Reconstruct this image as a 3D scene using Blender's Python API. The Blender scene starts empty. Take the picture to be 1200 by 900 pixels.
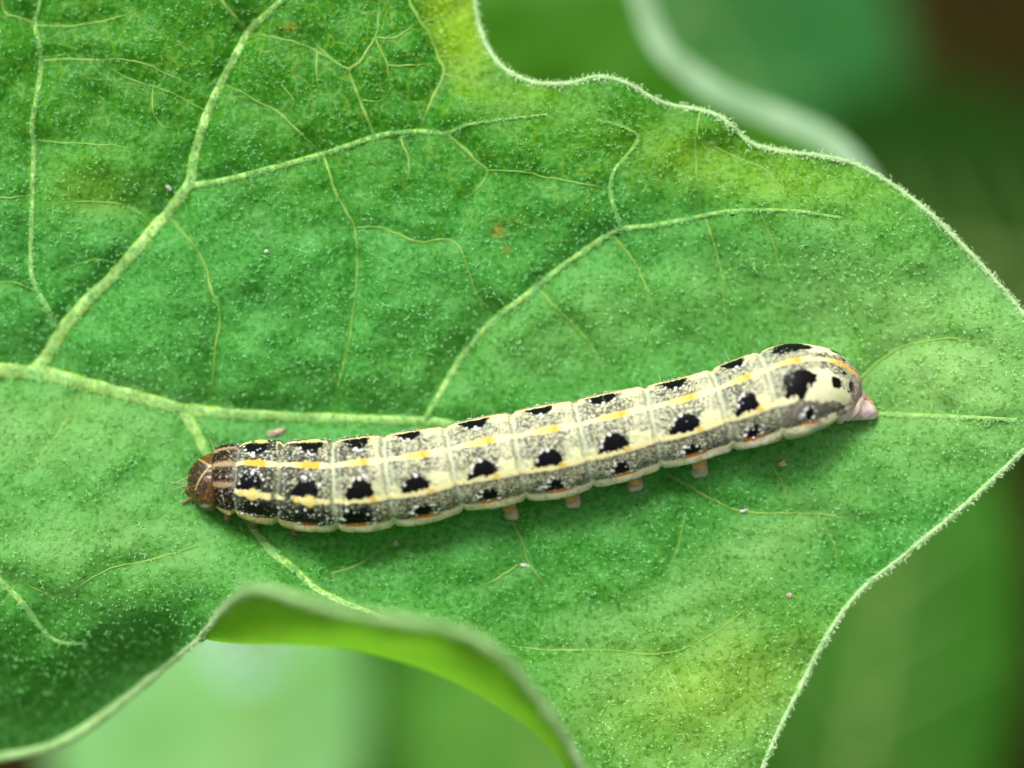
import bpy, math, random
import numpy as np
from mathutils import Vector
from mathutils.geometry import delaunay_2d_cdt

random.seed(7)
rng = np.random.default_rng(7)
scene = bpy.context.scene
col = scene.collection
# One Blender unit is about 4.5 mm: the caterpillar is a bit over 8 units (36 mm) long.
scene.unit_settings.scale_length = 0.0045

# ---------------------------------------------------------------- camera, sky, sun, exposure
D = 32.0                                   # camera height above the leaf's reference plane
cam_data = bpy.data.cameras.new('camera')
cam_data.sensor_width = 36.0
cam_data.lens = 18.0 * D / 6.0
cam_data.clip_start, cam_data.clip_end = 0.5, 1000.0
cam_data.dof.use_dof = True
cam_data.dof.focus_distance = D - 0.42
cam_data.dof.aperture_fstop = cam_data.lens / 1000.0 / 2.2
cam = bpy.data.objects.new('camera', cam_data)
cam.location = (0, 0, D)
col.objects.link(cam)
scene.camera = cam

SUN_EL, SUN_AZ = math.radians(48), math.radians(-16)      # azimuth from +Y (top of picture) towards +X
world = bpy.data.worlds.new('World')
scene.world = world
world.use_nodes = True
wn = world.node_tree
sky = wn.nodes.new('ShaderNodeTexSky')
sky.sky_type = 'NISHITA'
sky.sun_disc = False
sky.sun_elevation = SUN_EL
sky.sun_rotation = SUN_AZ
sky.dust_density = 5.0
sky.ozone_density = 0.5
bg = wn.nodes['Background']
bg.inputs['Strength'].default_value = 0.12
hs = wn.nodes.new('ShaderNodeHueSaturation')              # bright hazy overcast: the blue is mostly washed out
hs.inputs['Saturation'].default_value = 0.22
wn.links.new(sky.outputs[0], hs.inputs['Color'])
wn.links.new(hs.outputs[0], bg.inputs['Color'])
sd = bpy.data.lights.new('sun', 'SUN')
sd.energy = 2.3
sd.angle = math.radians(18)
sd.color = (1.0, 0.97, 0.91)
sun = bpy.data.objects.new('sun', sd)
col.objects.link(sun)
sdir = Vector((math.sin(SUN_AZ) * math.cos(SUN_EL), math.cos(SUN_AZ) * math.cos(SUN_EL), math.sin(SUN_EL)))
sun.rotation_euler = sdir.to_track_quat('Z', 'Y').to_euler()
sun.location = sdir * 60
scene.view_settings.view_transform = 'Standard'
scene.view_settings.look = 'None'
scene.view_settings.gamma = 1.0
scene.view_settings.exposure = 0.84
scene.cycles.use_denoising = True
scene.cycles.max_bounces = 5
scene.cycles.use_adaptive_sampling = True
scene.cycles.adaptive_threshold = 0.02

# ---------------------------------------------------------------- helpers
def W(px, py, z):
    """world point of a spot measured on the photograph (1200 x 900) at height z"""
    px, py, z = np.broadcast_arrays(np.asarray(px, float), np.asarray(py, float), np.asarray(z, float))
    k = (D - z) / D / 100.0
    return np.stack([(px - 600) * k, (450 - py) * k, z], -1)

def mesh_np(name, v, faces, mat=None, parent=None, smooth=True, colors=None):
    v = np.ascontiguousarray(v, np.float32).reshape(-1, 3)
    f = np.ascontiguousarray(faces, np.int32)
    n, k = f.shape
    me = bpy.data.meshes.new(name)
    me.vertices.add(len(v)); me.vertices.foreach_set('co', v.ravel())
    me.loops.add(n * k); me.loops.foreach_set('vertex_index', f.ravel())
    me.polygons.add(n)
    me.polygons.foreach_set('loop_start', np.arange(0, n * k, k, dtype=np.int32))
    me.polygons.foreach_set('loop_total', np.full(n, k, np.int32))
    me.polygons.foreach_set('use_smooth', np.full(n, smooth, bool))
    me.update(calc_edges=True)
    me.validate()
    if colors is not None:
        c = np.ones((len(v), 4), np.float32); c[:, :colors.shape[-1]] = colors
        a = me.color_attributes.new('tint', 'FLOAT_COLOR', 'POINT')
        a.data.foreach_set('color', c.ravel())
    ob = bpy.data.objects.new(name, me)
    if mat: me.materials.append(mat)
    col.objects.link(ob)
    if parent: ob.parent = parent
    return ob

def empty(name, loc):
    o = bpy.data.objects.new(name, None)
    o.empty_display_size = 0.2
    col.objects.link(o)
    o.location = loc
    return o

def adopt(ob, parent):
    """parent without moving"""
    ob.parent = parent
    ob.matrix_parent_inverse = parent_matrix(parent).inverted()

def parent_matrix(p):
    from mathutils import Matrix
    m = Matrix.Translation(p.location)
    return m if p.parent is None else m

def tag(o, label, cat, group=None):
    o['label'] = label; o['category'] = cat
    if group: o['group'] = group
    return o

def grid_faces(nu, nv, closed_v=False):
    i = np.arange(nu - 1)[:, None]; m = nv if closed_v else nv - 1
    j = np.arange(m)[None, :]; j2 = (j + 1) % nv
    return np.stack([i * nv + j + 0 * j, i * nv + j2, (i + 1) * nv + j2, (i + 1) * nv + j], -1).reshape(-1, 4)

def catmull(pts, step=4.0):
    p = np.asarray(pts, float)
    if len(p) < 3:
        n = max(2, int(np.hypot(*(p[-1] - p[0])[:2]) / step))
        return p[0] + (p[-1] - p[0]) * np.linspace(0, 1, n)[:, None]
    q = np.vstack([2 * p[0] - p[1], p, 2 * p[-1] - p[-2]])
    out = []
    for i in range(1, len(q) - 2):
        n = max(2, int(np.hypot(*(q[i + 1] - q[i])[:2]) / step))
        t = np.linspace(0, 1, n, endpoint=False)[:, None]
        a, b, c, d = q[i - 1], q[i], q[i + 1], q[i + 2]
        out.append(0.5 * (2 * b + (c - a) * t + (2 * a - 5 * b + 4 * c - d) * t ** 2 + (3 * b - a - 3 * c + d) * t ** 3))
    out.append(p[-1:])
    return np.vstack(out)

def resample(pts, step):
    p = np.asarray(pts, float)
    s = np.r_[0, np.cumsum(np.hypot(*np.diff(p[:, :2], axis=0).T))]
    n = max(2, int(round(s[-1] / step)))
    t = np.linspace(0, s[-1], n + 1)
    return np.stack([np.interp(t, s, p[:, k]) for k in range(p.shape[1])], -1)

def hash2(ix, iy, seed):
    h = (ix.astype(np.int64) * 374761393 + iy.astype(np.int64) * 668265263 + seed * 1442695041) & 0xFFFFFFFF
    h = ((h ^ (h >> 13)) * 1274126177) & 0xFFFFFFFF
    return ((h ^ (h >> 16)) & 0xFFFFFF) / float(0xFFFFFF)

def vnoise(x, y, seed=0):
    ix, iy = np.floor(x), np.floor(y)
    fx, fy = x - ix, y - iy
    fx, fy = fx * fx * (3 - 2 * fx), fy * fy * (3 - 2 * fy)
    a = hash2(ix, iy, seed); b = hash2(ix + 1, iy, seed)
    c = hash2(ix, iy + 1, seed); d = hash2(ix + 1, iy + 1, seed)
    return (a * (1 - fx) + b * fx) * (1 - fy) + (c * (1 - fx) + d * fx) * fy

def fbm(x, y, seed=0, octs=3):
    s, a, t = 0, 1.0, 0
    for o in range(octs):
        s = s + a * vnoise(x * 2 ** o, y * 2 ** o, seed + o * 17); t += a; a *= 0.55
    return s / t

def sstep(a, b, x):
    t = np.clip((x - a) / (b - a), 0, 1)
    return t * t * (3 - 2 * t)

class TPS:
    """smooth height field through measured points (px, py, z)"""
    def __init__(self, pts, lam=1e-3):
        p = np.asarray(pts, float); self.c = p[:, :2] / 100
        n = len(p)
        K = self.U(self.c, self.c) + lam * np.eye(n)
        P = np.c_[np.ones(n), self.c]
        A = np.zeros((n + 3, n + 3)); A[:n, :n] = K; A[:n, n:] = P; A[n:, :n] = P.T
        self.w = np.linalg.solve(A, np.r_[p[:, 2], 0, 0, 0])
    @staticmethod
    def U(a, b):
        r2 = ((a[:, None] - b[None]) ** 2).sum(-1)
        return np.where(r2 > 0, 0.5 * r2 * np.log(np.maximum(r2, 1e-12)), 0)
    def __call__(self, px, py):
        px, py = np.broadcast_arrays(np.asarray(px, float), np.asarray(py, float))
        q = np.stack([px.ravel(), py.ravel()], -1) / 100
        out = np.empty(len(q))
        for s in range(0, len(q), 20000):
            e = q[s:s + 20000]
            out[s:s + 20000] = self.U(e, self.c) @ self.w[:-3] + self.w[-3] + e @ self.w[-2:]
        return out.reshape(px.shape)

def inside(poly, x, y):
    poly = np.asarray(poly); r = np.zeros(x.shape, bool)
    x0, y0 = poly[-1]
    for x1, y1 in poly:
        c = ((y1 > y) != (y0 > y)) & (x < (x0 - x1) * (y - y1) / (y0 - y1 + 1e-12) + x1)
        r ^= c; x0, y0 = x1, y1
    return r

def poly_dist(pts, line, w=None):
    """distance of points to a polyline's samples"""
    d = np.full(len(pts), 1e9)
    for s in range(0, len(line), 400):
        q = line[s:s + 400]
        d = np.minimum(d, np.sqrt(((pts[:, None] - q[None]) ** 2).sum(-1)).min(1))
    return d

# ---------------------------------------------------------------- materials
def new_mat(name):
    m = bpy.data.materials.new(name); m.use_nodes = True
    nt = m.node_tree
    for n in list(nt.nodes):
        nt.nodes.remove(n)
    out = nt.nodes.new('ShaderNodeOutputMaterial')
    return m, nt, out

def nd(nt, typ, **kw):
    n = nt.nodes.new(typ)
    for k, v in kw.items():
        if k in n.inputs: n.inputs[k].default_value = v
        else: setattr(n, k, v)
    return n

def mixc(nt, a, b, fac, blend='MIX'):
    n = nt.nodes.new('ShaderNodeMix'); n.data_type = 'RGBA'; n.blend_type = blend
    for sock, val in ((n.inputs[0], fac), (n.inputs[6], a), (n.inputs[7], b)):
        if hasattr(val, 'is_linked'): nt.links.new(val, sock)
        else: sock.default_value = val if not isinstance(val, tuple) else (*val, 1)
    return n.outputs[2]

def ramp(nt, src, a, b, lo=0.0, hi=1.0):
    n = nt.nodes.new('ShaderNodeMapRange'); n.interpolation_type = 'SMOOTHSTEP'
    nt.links.new(src, n.inputs[0])
    n.inputs[1].default_value = a; n.inputs[2].default_value = b
    n.inputs[3].default_value = lo; n.inputs[4].default_value = hi
    return n.outputs[0]

def leaf_material(name, base=None, under=(0.20, 0.36, 0.12), trans=0.4, fine=True, scale=1.0, rough=0.5):
    m, nt, out = new_mat(name)
    L = nt.links.new
    geo = nd(nt, 'ShaderNodeNewGeometry')
    tc = nd(nt, 'ShaderNodeTexCoord')
    if base is None:
        at = nd(nt, 'ShaderNodeAttribute', attribute_name='tint'); c = at.outputs['Color']
    else:
        rgb = nd(nt, 'ShaderNodeRGB'); rgb.outputs[0].default_value = (*base, 1); c = rgb.outputs[0]
    n1 = nd(nt, 'ShaderNodeTexNoise', Scale=1.3 * scale, Detail=4.0); L(tc.outputs['Object'], n1.inputs['Vector'])
    c = mixc(nt, c, mixc(nt, c, (0.62, 0.80, 0.55), 1.0, 'MULTIPLY'), ramp(nt, n1.outputs['Fac'], 0.35, 0.7))
    bump_src = None
    if fine:
        # cell-like areoles between the finest veins and the grain of the leaf skin
        nz = nd(nt, 'ShaderNodeTexNoise', Scale=3.0, Detail=2.0); L(tc.outputs['Object'], nz.inputs['Vector'])
        wob = nd(nt, 'ShaderNodeVectorMath', operation='MULTIPLY_ADD')
        L(nz.outputs['Color'], wob.inputs[0]); wob.inputs[1].default_value = (0.25, 0.25, 0.25); L(tc.outputs['Object'], wob.inputs[2])
        vo = nd(nt, 'ShaderNodeTexVoronoi', feature='DISTANCE_TO_EDGE', Scale=3.6); L(wob.outputs[0], vo.inputs['Vector'])
        vo2 = nd(nt, 'ShaderNodeTexVoronoi', feature='DISTANCE_TO_EDGE', Scale=9.0); L(wob.outputs[0], vo2.inputs['Vector'])
        ed = ramp(nt, vo.outputs['Distance'], 0.0, 0.06, 1.0, 0.0)
        edm = nd(nt, 'ShaderNodeMath', operation='MULTIPLY'); L(ed, edm.inputs[0]); L(at.outputs['Alpha'], edm.inputs[1])
        c = mixc(nt, c, (0.19, 0.34, 0.02), edm.outputs[0])
        ed2 = ramp(nt, vo2.outputs['Distance'], 0.0, 0.05, 0.16, 0.0)
        c = mixc(nt, c, (0.17, 0.34, 0.06), ed2)
        n3 = nd(nt, 'ShaderNodeTexNoise', Scale=15.0, Detail=2.0, Roughness=0.7); L(tc.outputs['Object'], n3.inputs['Vector'])
        c = mixc(nt, c, mixc(nt, c, (0.45, 0.62, 0.30), 1.0, 'MULTIPLY'), ramp(nt, n3.outputs['Fac'], 0.52, 0.32))
        c = mixc(nt, c, (0.15, 0.42, 0.12), ramp(nt, n3.outputs['Fac'], 0.52, 0.74, 0.0, 0.6))
        bump_src = n3.outputs['Fac']
    cu = mixc(nt, c, under, 0.75)
    c = mixc(nt, c, cu, geo.outputs['Backfacing'])
    p = nd(nt, 'ShaderNodeBsdfPrincipled', Roughness=rough)
    p.inputs['Specular IOR Level'].default_value = 0.17 if fine else 0.1
    p.inputs['Sheen Weight'].default_value = 0.0
    p.inputs['Sheen Roughness'].default_value = 0.5
    L(c, p.inputs['Base Color'])
    t = nd(nt, 'ShaderNodeBsdfTranslucent')
    L(mixc(nt, c, (0.24, 0.68, 0.03), 0.35), t.inputs['Color'])
    if bump_src:
        b = nd(nt, 'ShaderNodeBump', Strength=0.6, Distance=0.03); L(bump_src, b.inputs['Height'])
        L(b.outputs[0], p.inputs['Normal'])
    mx = nd(nt, 'ShaderNodeMixShader'); mx.inputs[0].default_value = trans
    L(p.outputs[0], mx.inputs[1]); L(t.outputs[0], mx.inputs[2]); L(mx.outputs[0], out.inputs[0])
    return m

def plain_material(name, a, b, scale=8.0, rough=0.5, trans=0.0, sss=0.0, bump=0.3, bdist=0.02, spec=0.4):
    m, nt, out = new_mat(name)
    L = nt.links.new
    tc = nd(nt, 'ShaderNodeTexCoord')
    n = nd(nt, 'ShaderNodeTexNoise', Scale=scale, Detail=4.0, Roughness=0.6); L(tc.outputs['Object'], n.inputs['Vector'])
    c = mixc(nt, a, b, ramp(nt, n.outputs['Fac'], 0.35, 0.68))
    p = nd(nt, 'ShaderNodeBsdfPrincipled', Roughness=rough); L(c, p.inputs['Base Color'])
    p.inputs['Specular IOR Level'].default_value = spec
    if sss:
        p.inputs['Subsurface Weight'].default_value = sss
        p.inputs['Subsurface Radius'].default_value = (0.12, 0.08, 0.04)
        p.inputs['Subsurface Scale'].default_value = 1.0
    bp = nd(nt, 'ShaderNodeBump', Strength=bump, Distance=bdist); L(n.outputs['Fac'], bp.inputs['Height']); L(bp.outputs[0], p.inputs['Normal'])
    if trans:
        t = nd(nt, 'ShaderNodeBsdfTranslucent'); L(c, t.inputs['Color'])
        mx = nd(nt, 'ShaderNodeMixShader'); mx.inputs[0].default_value = trans
        L(p.outputs[0], mx.inputs[1]); L(t.outputs[0], mx.inputs[2]); L(mx.outputs[0], out.inputs[0])
    else:
        L(p.outputs[0], out.inputs[0])
    return m

def tint_material(name, rough=0.38, spec=0.5, sss=0.1, bump=0.25):
    m, nt, out = new_mat(name)
    L = nt.links.new
    tc = nd(nt, 'ShaderNodeTexCoord')
    at = nd(nt, 'ShaderNodeAttribute', attribute_name='tint')
    n = nd(nt, 'ShaderNodeTexNoise', Scale=30.0, Detail=3.0); L(tc.outputs['Object'], n.inputs['Vector'])
    p = nd(nt, 'ShaderNodeBsdfPrincipled', Roughness=rough); L(at.outputs['Color'], p.inputs['Base Color'])
    p.inputs['Specular IOR Level'].default_value = spec
    p.inputs['Subsurface Weight'].default_value = sss
    p.inputs['Subsurface Radius'].default_value = (0.05, 0.04, 0.02)
    p.inputs['Subsurface Scale'].default_value = 0.5
    b = nd(nt, 'ShaderNodeBump', Strength=bump, Distance=0.012); L(n.outputs['Fac'], b.inputs['Height']); L(b.outputs[0], p.inputs['Normal'])
    L(p.outputs[0], out.inputs[0])
    return m

M_leaf = leaf_material('leaf_skin')
M_stalk = plain_material('stalk_skin', (0.14, 0.26, 0.05), (0.24, 0.36, 0.10), 6, 0.5, 0.15, bump=0.5)
M_flap = leaf_material('flap_skin', None, (0.46, 0.62, 0.03), 0.78)
M_vein = tint_material('vein_skin', 0.5, 0.3, 0.0, 0.4)
M_fine = plain_material('fine_vein_skin', (0.10, 0.25, 0.02), (0.19, 0.34, 0.05), 3, 0.55, 0.15)
M_hair = tint_material('leaf_hair', 0.45, 0.3, 0.0, 0.0)
M_rim = plain_material('margin_skin', (0.30, 0.55, 0.17), (0.43, 0.68, 0.29), 9, 0.6, 0.3, bump=0.4)
M_rimhair = plain_material('margin_hair', (0.46, 0.64, 0.32), (0.64, 0.78, 0.50), 30, 0.5, 0.35, bump=0)

# ---------------------------------------------------------------- the main leaf: outline, heights, veins
edge_top = [(556, 0), (560, 25), (571, 55), (590, 80), (625, 97), (665, 98), (700, 90), (735, 98), (775, 120), (815, 128), (840, 135),
            (860, 150), (880, 168), (920, 178), (960, 183), (1000, 192), (1040, 213), (1075, 238), (1105, 265), (1135, 295), (1160, 322),
            (1185, 350), (1206, 378), (1228, 415), (1240, 455), (1234, 490), (1216, 512), (1195, 531), (1165, 560), (1130, 592),
            (1090, 625), (1050, 658), (1015, 685), (985, 720), (960, 760), (935, 810), (915, 850), (895, 895), (876, 945), (850, 1010),
            (812, 1062), (775, 1060), (735, 1010), (705, 960)]
fold_low = [(705, 960), (682, 930), (664, 902), (645, 877), (618, 852), (588, 831), (552, 810), (515, 792), (480, 779), (440, 768), (400, 760),
            (340, 756), (290, 755), (255, 752), (235, 748)]
edge_left = [(235, 748), (200, 776), (150, 816), (100, 853), (70, 870), (35, 880), (0, 886), (-60, 892), (-140, 870), (-230, 800), (-290, 700), (-310, 600),
             (-270, 510), (-205, 450), (-215, 420), (-280, 350), (-310, 240), (-290, 100), (-220, -40), (-120, -150), (20, -220), (200, -250), (360, -230), (470, -160), (535, -80), (556, 0)]
rim_fold = [(705, 960), (694, 932), (682, 902), (669, 875), (652, 848), (631, 818), (606, 787), (577, 759), (541, 740), (500, 730), (450, 723),
            (400, 714), (345, 699), (312, 690), (287, 693), (262, 714), (235, 748)]
OUT = resample(np.vstack([catmull(edge_top, 6)[:-1], catmull(fold_low, 6)[:-1], catmull(edge_left, 6)]), 7)[:-1]

heights = TPS([
    (-300, 250, .2), (-220, -40, .3), (200, -250, .1), (470, -160, .1), (-300, 650, .6), (-200, 440, 0),
    (0, 0, .10), (150, 0, .18), (300, 0, .15), (430, 0, .16), (490, 20, .12), (556, 0, -.25), (545, 60, -.16), (520, 90, .05),
    (590, 82, -.02), (665, 97, .05), (700, 90, .12), (775, 120, .06), (640, 130, .22), (560, 145, .22), (740, 150, .25), (840, 135, .22), (880, 168, .12), (960, 183, .16), (1040, 213, .10),
    (0, 200, .18), (150, 200, .20), (300, 200, .18), (450, 200, .16), (600, 200, .20), (760, 220, .16), (900, 230, .25), (1000, 250, .28), (1105, 265, .12), (1185, 350, .15),
    (0, 434, -.05), (40, 436, -.05), (215, 480, -.05), (0, 350, .10), (120, 400, .05), (300, 380, .10), (450, 380, .08), (600, 370, .06), (750, 350, .02), (900, 350, .02), (1050, 360, .12), (1150, 420, .28),
    (1240, 455, .30), (1200, 531, .22), (1080, 450, .12), (1030, 485, .10),
    (100, 540, .08), (200, 560, .06), (290, 620, .10), (400, 650, .20), (500, 640, .16), (600, 620, .12), (700, 600, .10), (800, 570, .10), (900, 540, .12), (1000, 520, .12),
    (420, 470, -.06), (550, 460, -.10), (700, 430, -.12), (850, 395, -.10), (980, 380, 0),
    (0, 640, .30), (100, 640, .28), (200, 650, .30), (300, 660, .38), (0, 740, .02), (100, 740, .05), (180, 715, .2), (40, 820, -.62), (90, 800, -.5), (100, 853, -1.0), (150, 816, -.85), (200, 776, -.5), (0, 886, -1.35), (-60, 892, -1.4),
    (235, 748, .1), (290, 755, .9), (340, 756, 1.25), (400, 760, 1.5), (480, 779, 1.4), (552, 810, 1.3), (618, 852, 1.2), (664, 902, 1.0), (705, 960, .7),
    (300, 715, .55), (400, 715, .62), (480, 725, .50), (560, 740, .42), (640, 790, .5), (700, 860, .45),
    (700, 700, .16), (800, 680, .14), (900, 640, .16), (1000, 610, .16), (1100, 560, .18), (720, 780, .30), (800, 800, .32), (900, 760, .20), (985, 720, .06), (1090, 625, .06), (895, 895, .15), (800, 900, .35), (935, 810, .08), (812, 1062, .3)])

# veins measured as (px, py, width)
main_veins = {
 'midrib': [[(-205, 428, 24), (-100, 432, 23), (0, 434, 21), (40, 437, 20), (90, 447, 18), (140, 460, 17), (180, 470, 16), (215, 479, 16), (250, 483, 14), (300, 486, 13), (360, 489, 12), (420, 491, 12), (470, 493, 12), (510, 494, 11),
             (560, 505, 10), (640, 516, 10), (720, 508, 9), (800, 492, 9), (900, 474, 8), (980, 474, 7), (1030, 485, 6), (1110, 488, 5), (1190, 492, 4)]],
 'side_vein': [
  [(38, 438, 16), (58, 413, 17), (75, 384, 17), (100, 355, 16), (130, 325, 15), (160, 292, 15), (185, 262, 14), (205, 238, 14), (222, 214, 14), (226, 190, 12), (234, 160, 11), (246, 125, 11), (260, 95, 10), (278, 62, 10), (290, 38, 10), (310, 19, 8), (330, 0, 7), (355, -30, 6), (390, -90, 4)],
  [(218, 218, 9), (255, 213, 9), (300, 202, 8), (345, 190, 8), (380, 180, 8), (410, 170, 7), (450, 158, 7), (490, 154, 6), (522, 156, 5), (545, 147, 4), (580, 141, 3.5), (640, 134, 2.5)],
  [(64, 384, 9), (55, 360, 8), (41, 335, 7), (36, 310, 7), (37, 270, 7), (38, 220, 7), (40, 170, 7), (37, 150, 7), (42, 120, 7), (48, 80, 7), (46, 50, 6), (41, 28, 6), (48, 0, 5), (60, -60, 4)],
  [(498, 492, 9), (512, 468, 9), (525, 445, 9), (540, 420, 9), (558, 397, 9), (580, 374, 9), (605, 355, 9), (630, 335, 9), (655, 315, 9), (680, 297, 8), (705, 280, 8), (728, 268, 7), (760, 265, 6), (800, 258, 6), (850, 248, 5), (900, 246, 4.5), (940, 248, 4), (985, 255, 2.5)],
  [(210, 478, 14), (226, 500, 14), (236, 520, 13), (244, 535, 12), (270, 580, 11), (292, 612, 11), (303, 628, 11), (320, 648, 11), (345, 668, 10), (370, 690, 10), (400, 706, 9), (430, 717, 8), (500, 745, 5)],
  [(728, 268, 6), (722, 250, 6), (715, 225, 5.5), (720, 200, 5), (735, 182, 4.5), (748, 162, 4), (738, 152, 3), (720, 145, 3), (700, 140, 2)],
  [(-180, 440, 14), (-120, 520, 12), (-60, 620, 10), (20, 700, 7), (60, 748, 5), (100, 755, 3)],
 ]}
fine_veins = [
  [(290, 38, 6), (275, 20, 5), (260, 0, 4), (250, -30, 3)], [(298, 40, 3), (340, 48, 3), (370, 60, 3), (400, 76, 3)],
  [(41, 28, 4), (20, 20, 4), (5, 14, 4), (0, -20, 3)], [(48, 70, 3), (100, 70, 3), (160, 72, 2.5), (200, 88, 2.5), (235, 108, 2)],
  [(42, 30, 3), (90, 30, 3), (140, 20, 2.5), (165, 5, 2)], [(437, 155, 5), (425, 125, 4.5), (413, 95, 4.5), (410, 82, 4.5), (425, 68, 4), (440, 43, 4), (443, 20, 3.5), (445, -10, 3)],
  [(410, 82, 4), (398, 76, 3.5), (380, 62, 3), (360, 40, 2.5)], [(440, 44, 4), (463, 44, 3.5), (480, 32, 3), (496, 25, 3)], [(440, 45, 4), (452, 72, 3.5), (458, 100, 3), (472, 115, 2.5)],
  [(453, 77, 3.5), (490, 76, 3), (516, 74, 3)], [(472, -20, 4), (480, 4, 5), (490, 20, 5), (505, 45, 5), (515, 70, 5), (521, 83, 5), (512, 105, 5), (500, 130, 5), (492, 153, 4)],
  [(495, 27, 3), (515, 22, 3), (535, 12, 2.5)], [(512, 66, 3), (532, 68, 3), (548, 80, 2)], [(425, 118, 3), (447, 118, 2.5), (458, 102, 2.5)], [(520, 86, 3), (545, 95, 2.5), (580, 104, 2)],
  [(522, 156, 4.5), (545, 175, 4.5), (562, 192, 4), (571, 201, 4), (560, 220, 2.5), (545, 238, 2)], [(571, 200, 3), (610, 201, 2.5), (640, 208, 2.5), (690, 216, 2.5), (716, 222, 2.5)],
  [(380, 182, 3.5), (395, 230, 3), (415, 265, 3.5), (419, 310, 3), (415, 360, 3), (406, 412, 2.5), (393, 470, 3)], [(418, 266, 3), (450, 268, 3), (487, 283, 3), (528, 282, 2.5), (545, 305, 2.5), (556, 340, 3), (580, 374, 3.5)],
  [(197, 252, 3), (235, 300, 3.5), (247, 340, 3), (258, 370, 3.5), (252, 410, 3), (247, 470, 3)], [(630, 338, 3), (655, 365, 3), (685, 395, 3), (703, 425, 3), (712, 450, 2)],
  [(718, 276, 4), (745, 310, 3.5), (758, 340, 3), (768, 380, 2.5)], [(826, 256, 3.5), (838, 290, 3), (848, 340, 3), (850, 400, 2)], [(890, 250, 3), (908, 290, 3), (915, 330, 2)],
  [(785, 556, 4), (808, 570, 4), (838, 588, 4), (868, 599, 3.5), (920, 602, 3), (965, 603, 3), (1010, 612, 2)], [(802, 600, 3), (795, 640, 3), (780, 680, 2)],
  [(388, 672, 3.5), (420, 662, 3.5), (445, 645, 3.5), (470, 634, 3), (520, 634, 2)], [(594, 604, 4), (612, 632, 4), (618, 655, 3), (640, 690, 2.5)], [(608, 662, 3), (580, 680, 3), (555, 690, 2)],
  [(600, 757, 3), (650, 762, 3), (710, 762, 3), (780, 766, 3), (840, 740, 2.5), (890, 700, 2)], [(775, 768, 3.5), (790, 800, 3), (806, 840, 3), (815, 900, 2.5)],
  [(1002, 452, 3), (1025, 428, 4), (1060, 407, 4), (1105, 397, 4), (1150, 402, 3)], [(960, 605, 2.5), (978, 640, 2.5), (980, 670, 2)], [(60, 700, 3), (20, 680, 2.5)],
  [(180, 262, 2.5), (150, 242, 2.5), (100, 236, 2), (60, 240, 2)], [(140, 310, 2.5), (110, 305, 2), (60, 320, 2)], [(240, 130, 3), (200, 108, 2.5), (160, 95, 2.5), (120, 78, 2)],
  [(182, 95, 2.5), (178, 125, 2.5), (190, 148, 2.5), (215, 146, 2)], [(262, 98, 3), (300, 118, 2.5), (330, 135, 3), (355, 160, 3), (378, 180, 3.5)], [(330, 100, 2.5), (345, 120, 2), (332, 136, 2.5)],
  [(372, 60, 2.5), (372, 95, 2.5), (380, 110, 2)], [(470, 160, 3), (480, 195, 2.5), (470, 230, 2)], [(820, 130, 3), (815, 170, 2.5), (818, 220, 2.5), (822, 250, 3)], [(828, 168, 3), (865, 185, 2.5), (905, 205, 2.5), (900, 225, 2)],
  [(100, 448, 3), (85, 480, 2.5), (60, 520, 2.5), (20, 560, 2)], [(232, 640, 2.5), (180, 655, 3), (120, 670, 2.5), (80, 700, 2)], [(905, 546, 2.5), (920, 575, 2.5), (912, 600, 2)],
  [(40, 340, 2.5), (10, 330, 2.5), (-30, 340, 2)], [(36, 230, 2.5), (0, 232, 2.5), (-40, 220, 2)], [(40, 165, 2.5), (80, 168, 2.5), (130, 170, 2), (175, 180, 2)]]

def vein_samples(vlist, step=4):
    return [resample(catmull(v, 4), step) for v in vlist]
MV = vein_samples(main_veins['midrib'] + main_veins['side_vein'])
FV = vein_samples(fine_veins)
MVall = np.vstack(MV); FVall = np.vstack(FV)

# ripple of the leaf between its veins, stored on a coarse lattice and looked up smoothly
GX, GY, GS = -360, -300, 5.0
gnx, gny = int(1660 / GS) + 1, int(1420 / GS) + 1
gxx, gyy = np.meshgrid(GX + np.arange(gnx) * GS, GY + np.arange(gny) * GS, indexing='ij')
gp = np.stack([gxx.ravel(), gyy.ravel()], -1)
def groove(line_all, gp, sig_scale, sig_min):
    best = np.zeros(len(gp))
    for s in range(0, len(gp), 20000):
        q = gp[s:s + 20000]; r = np.zeros(len(q))
        for t in range(0, len(line_all), 500):
            l = line_all[t:t + 500]
            d2 = ((q[:, None] - l[None, :, :2]) ** 2).sum(-1)
            sg = np.maximum(l[:, 2] * sig_scale, sig_min)
            r = np.maximum(r, (np.exp(-d2 / (2 * sg ** 2)) * np.minimum(l[:, 2], 10) / 10).max(1))
        best[s:s + 20000] = r
    return best
gm = groove(MVall[::2], gp, 1.7, 12).reshape(gnx, gny)
gf = groove(FVall[::2], gp, 2.0, 8).reshape(gnx, gny)
lump = fbm(gxx / 60, gyy / 60, 3, 3) - 0.5
lump2 = fbm(gxx / 22, gyy / 22, 9, 2) - 0.5
calm = 1 - 0.7 * np.exp(-((gyy - (560 - (gxx - 430) * 0.185)) / 80) ** 2) * (gxx > 180) * (gxx < 1080)
detail = (0.26 * lump + 0.07 * lump2) * calm - 0.10 * gm - 0.07 * gm ** 4 - 0.24 * gf

def lookup(tab, px, py):
    x = np.clip((np.asarray(px, float) - GX) / GS, 0, gnx - 1.001); y = np.clip((np.asarray(py, float) - GY) / GS, 0, gny - 1.001)
    i, j = x.astype(int), y.astype(int); fx, fy = x - i, y - j
    return (tab[i, j] * (1 - fx) + tab[i + 1, j] * fx) * (1 - fy) + (tab[i, j + 1] * (1 - fx) + tab[i + 1, j + 1] * fx) * fy
def H(px, py):
    return heights(px, py) + lookup(detail, px, py)

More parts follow.
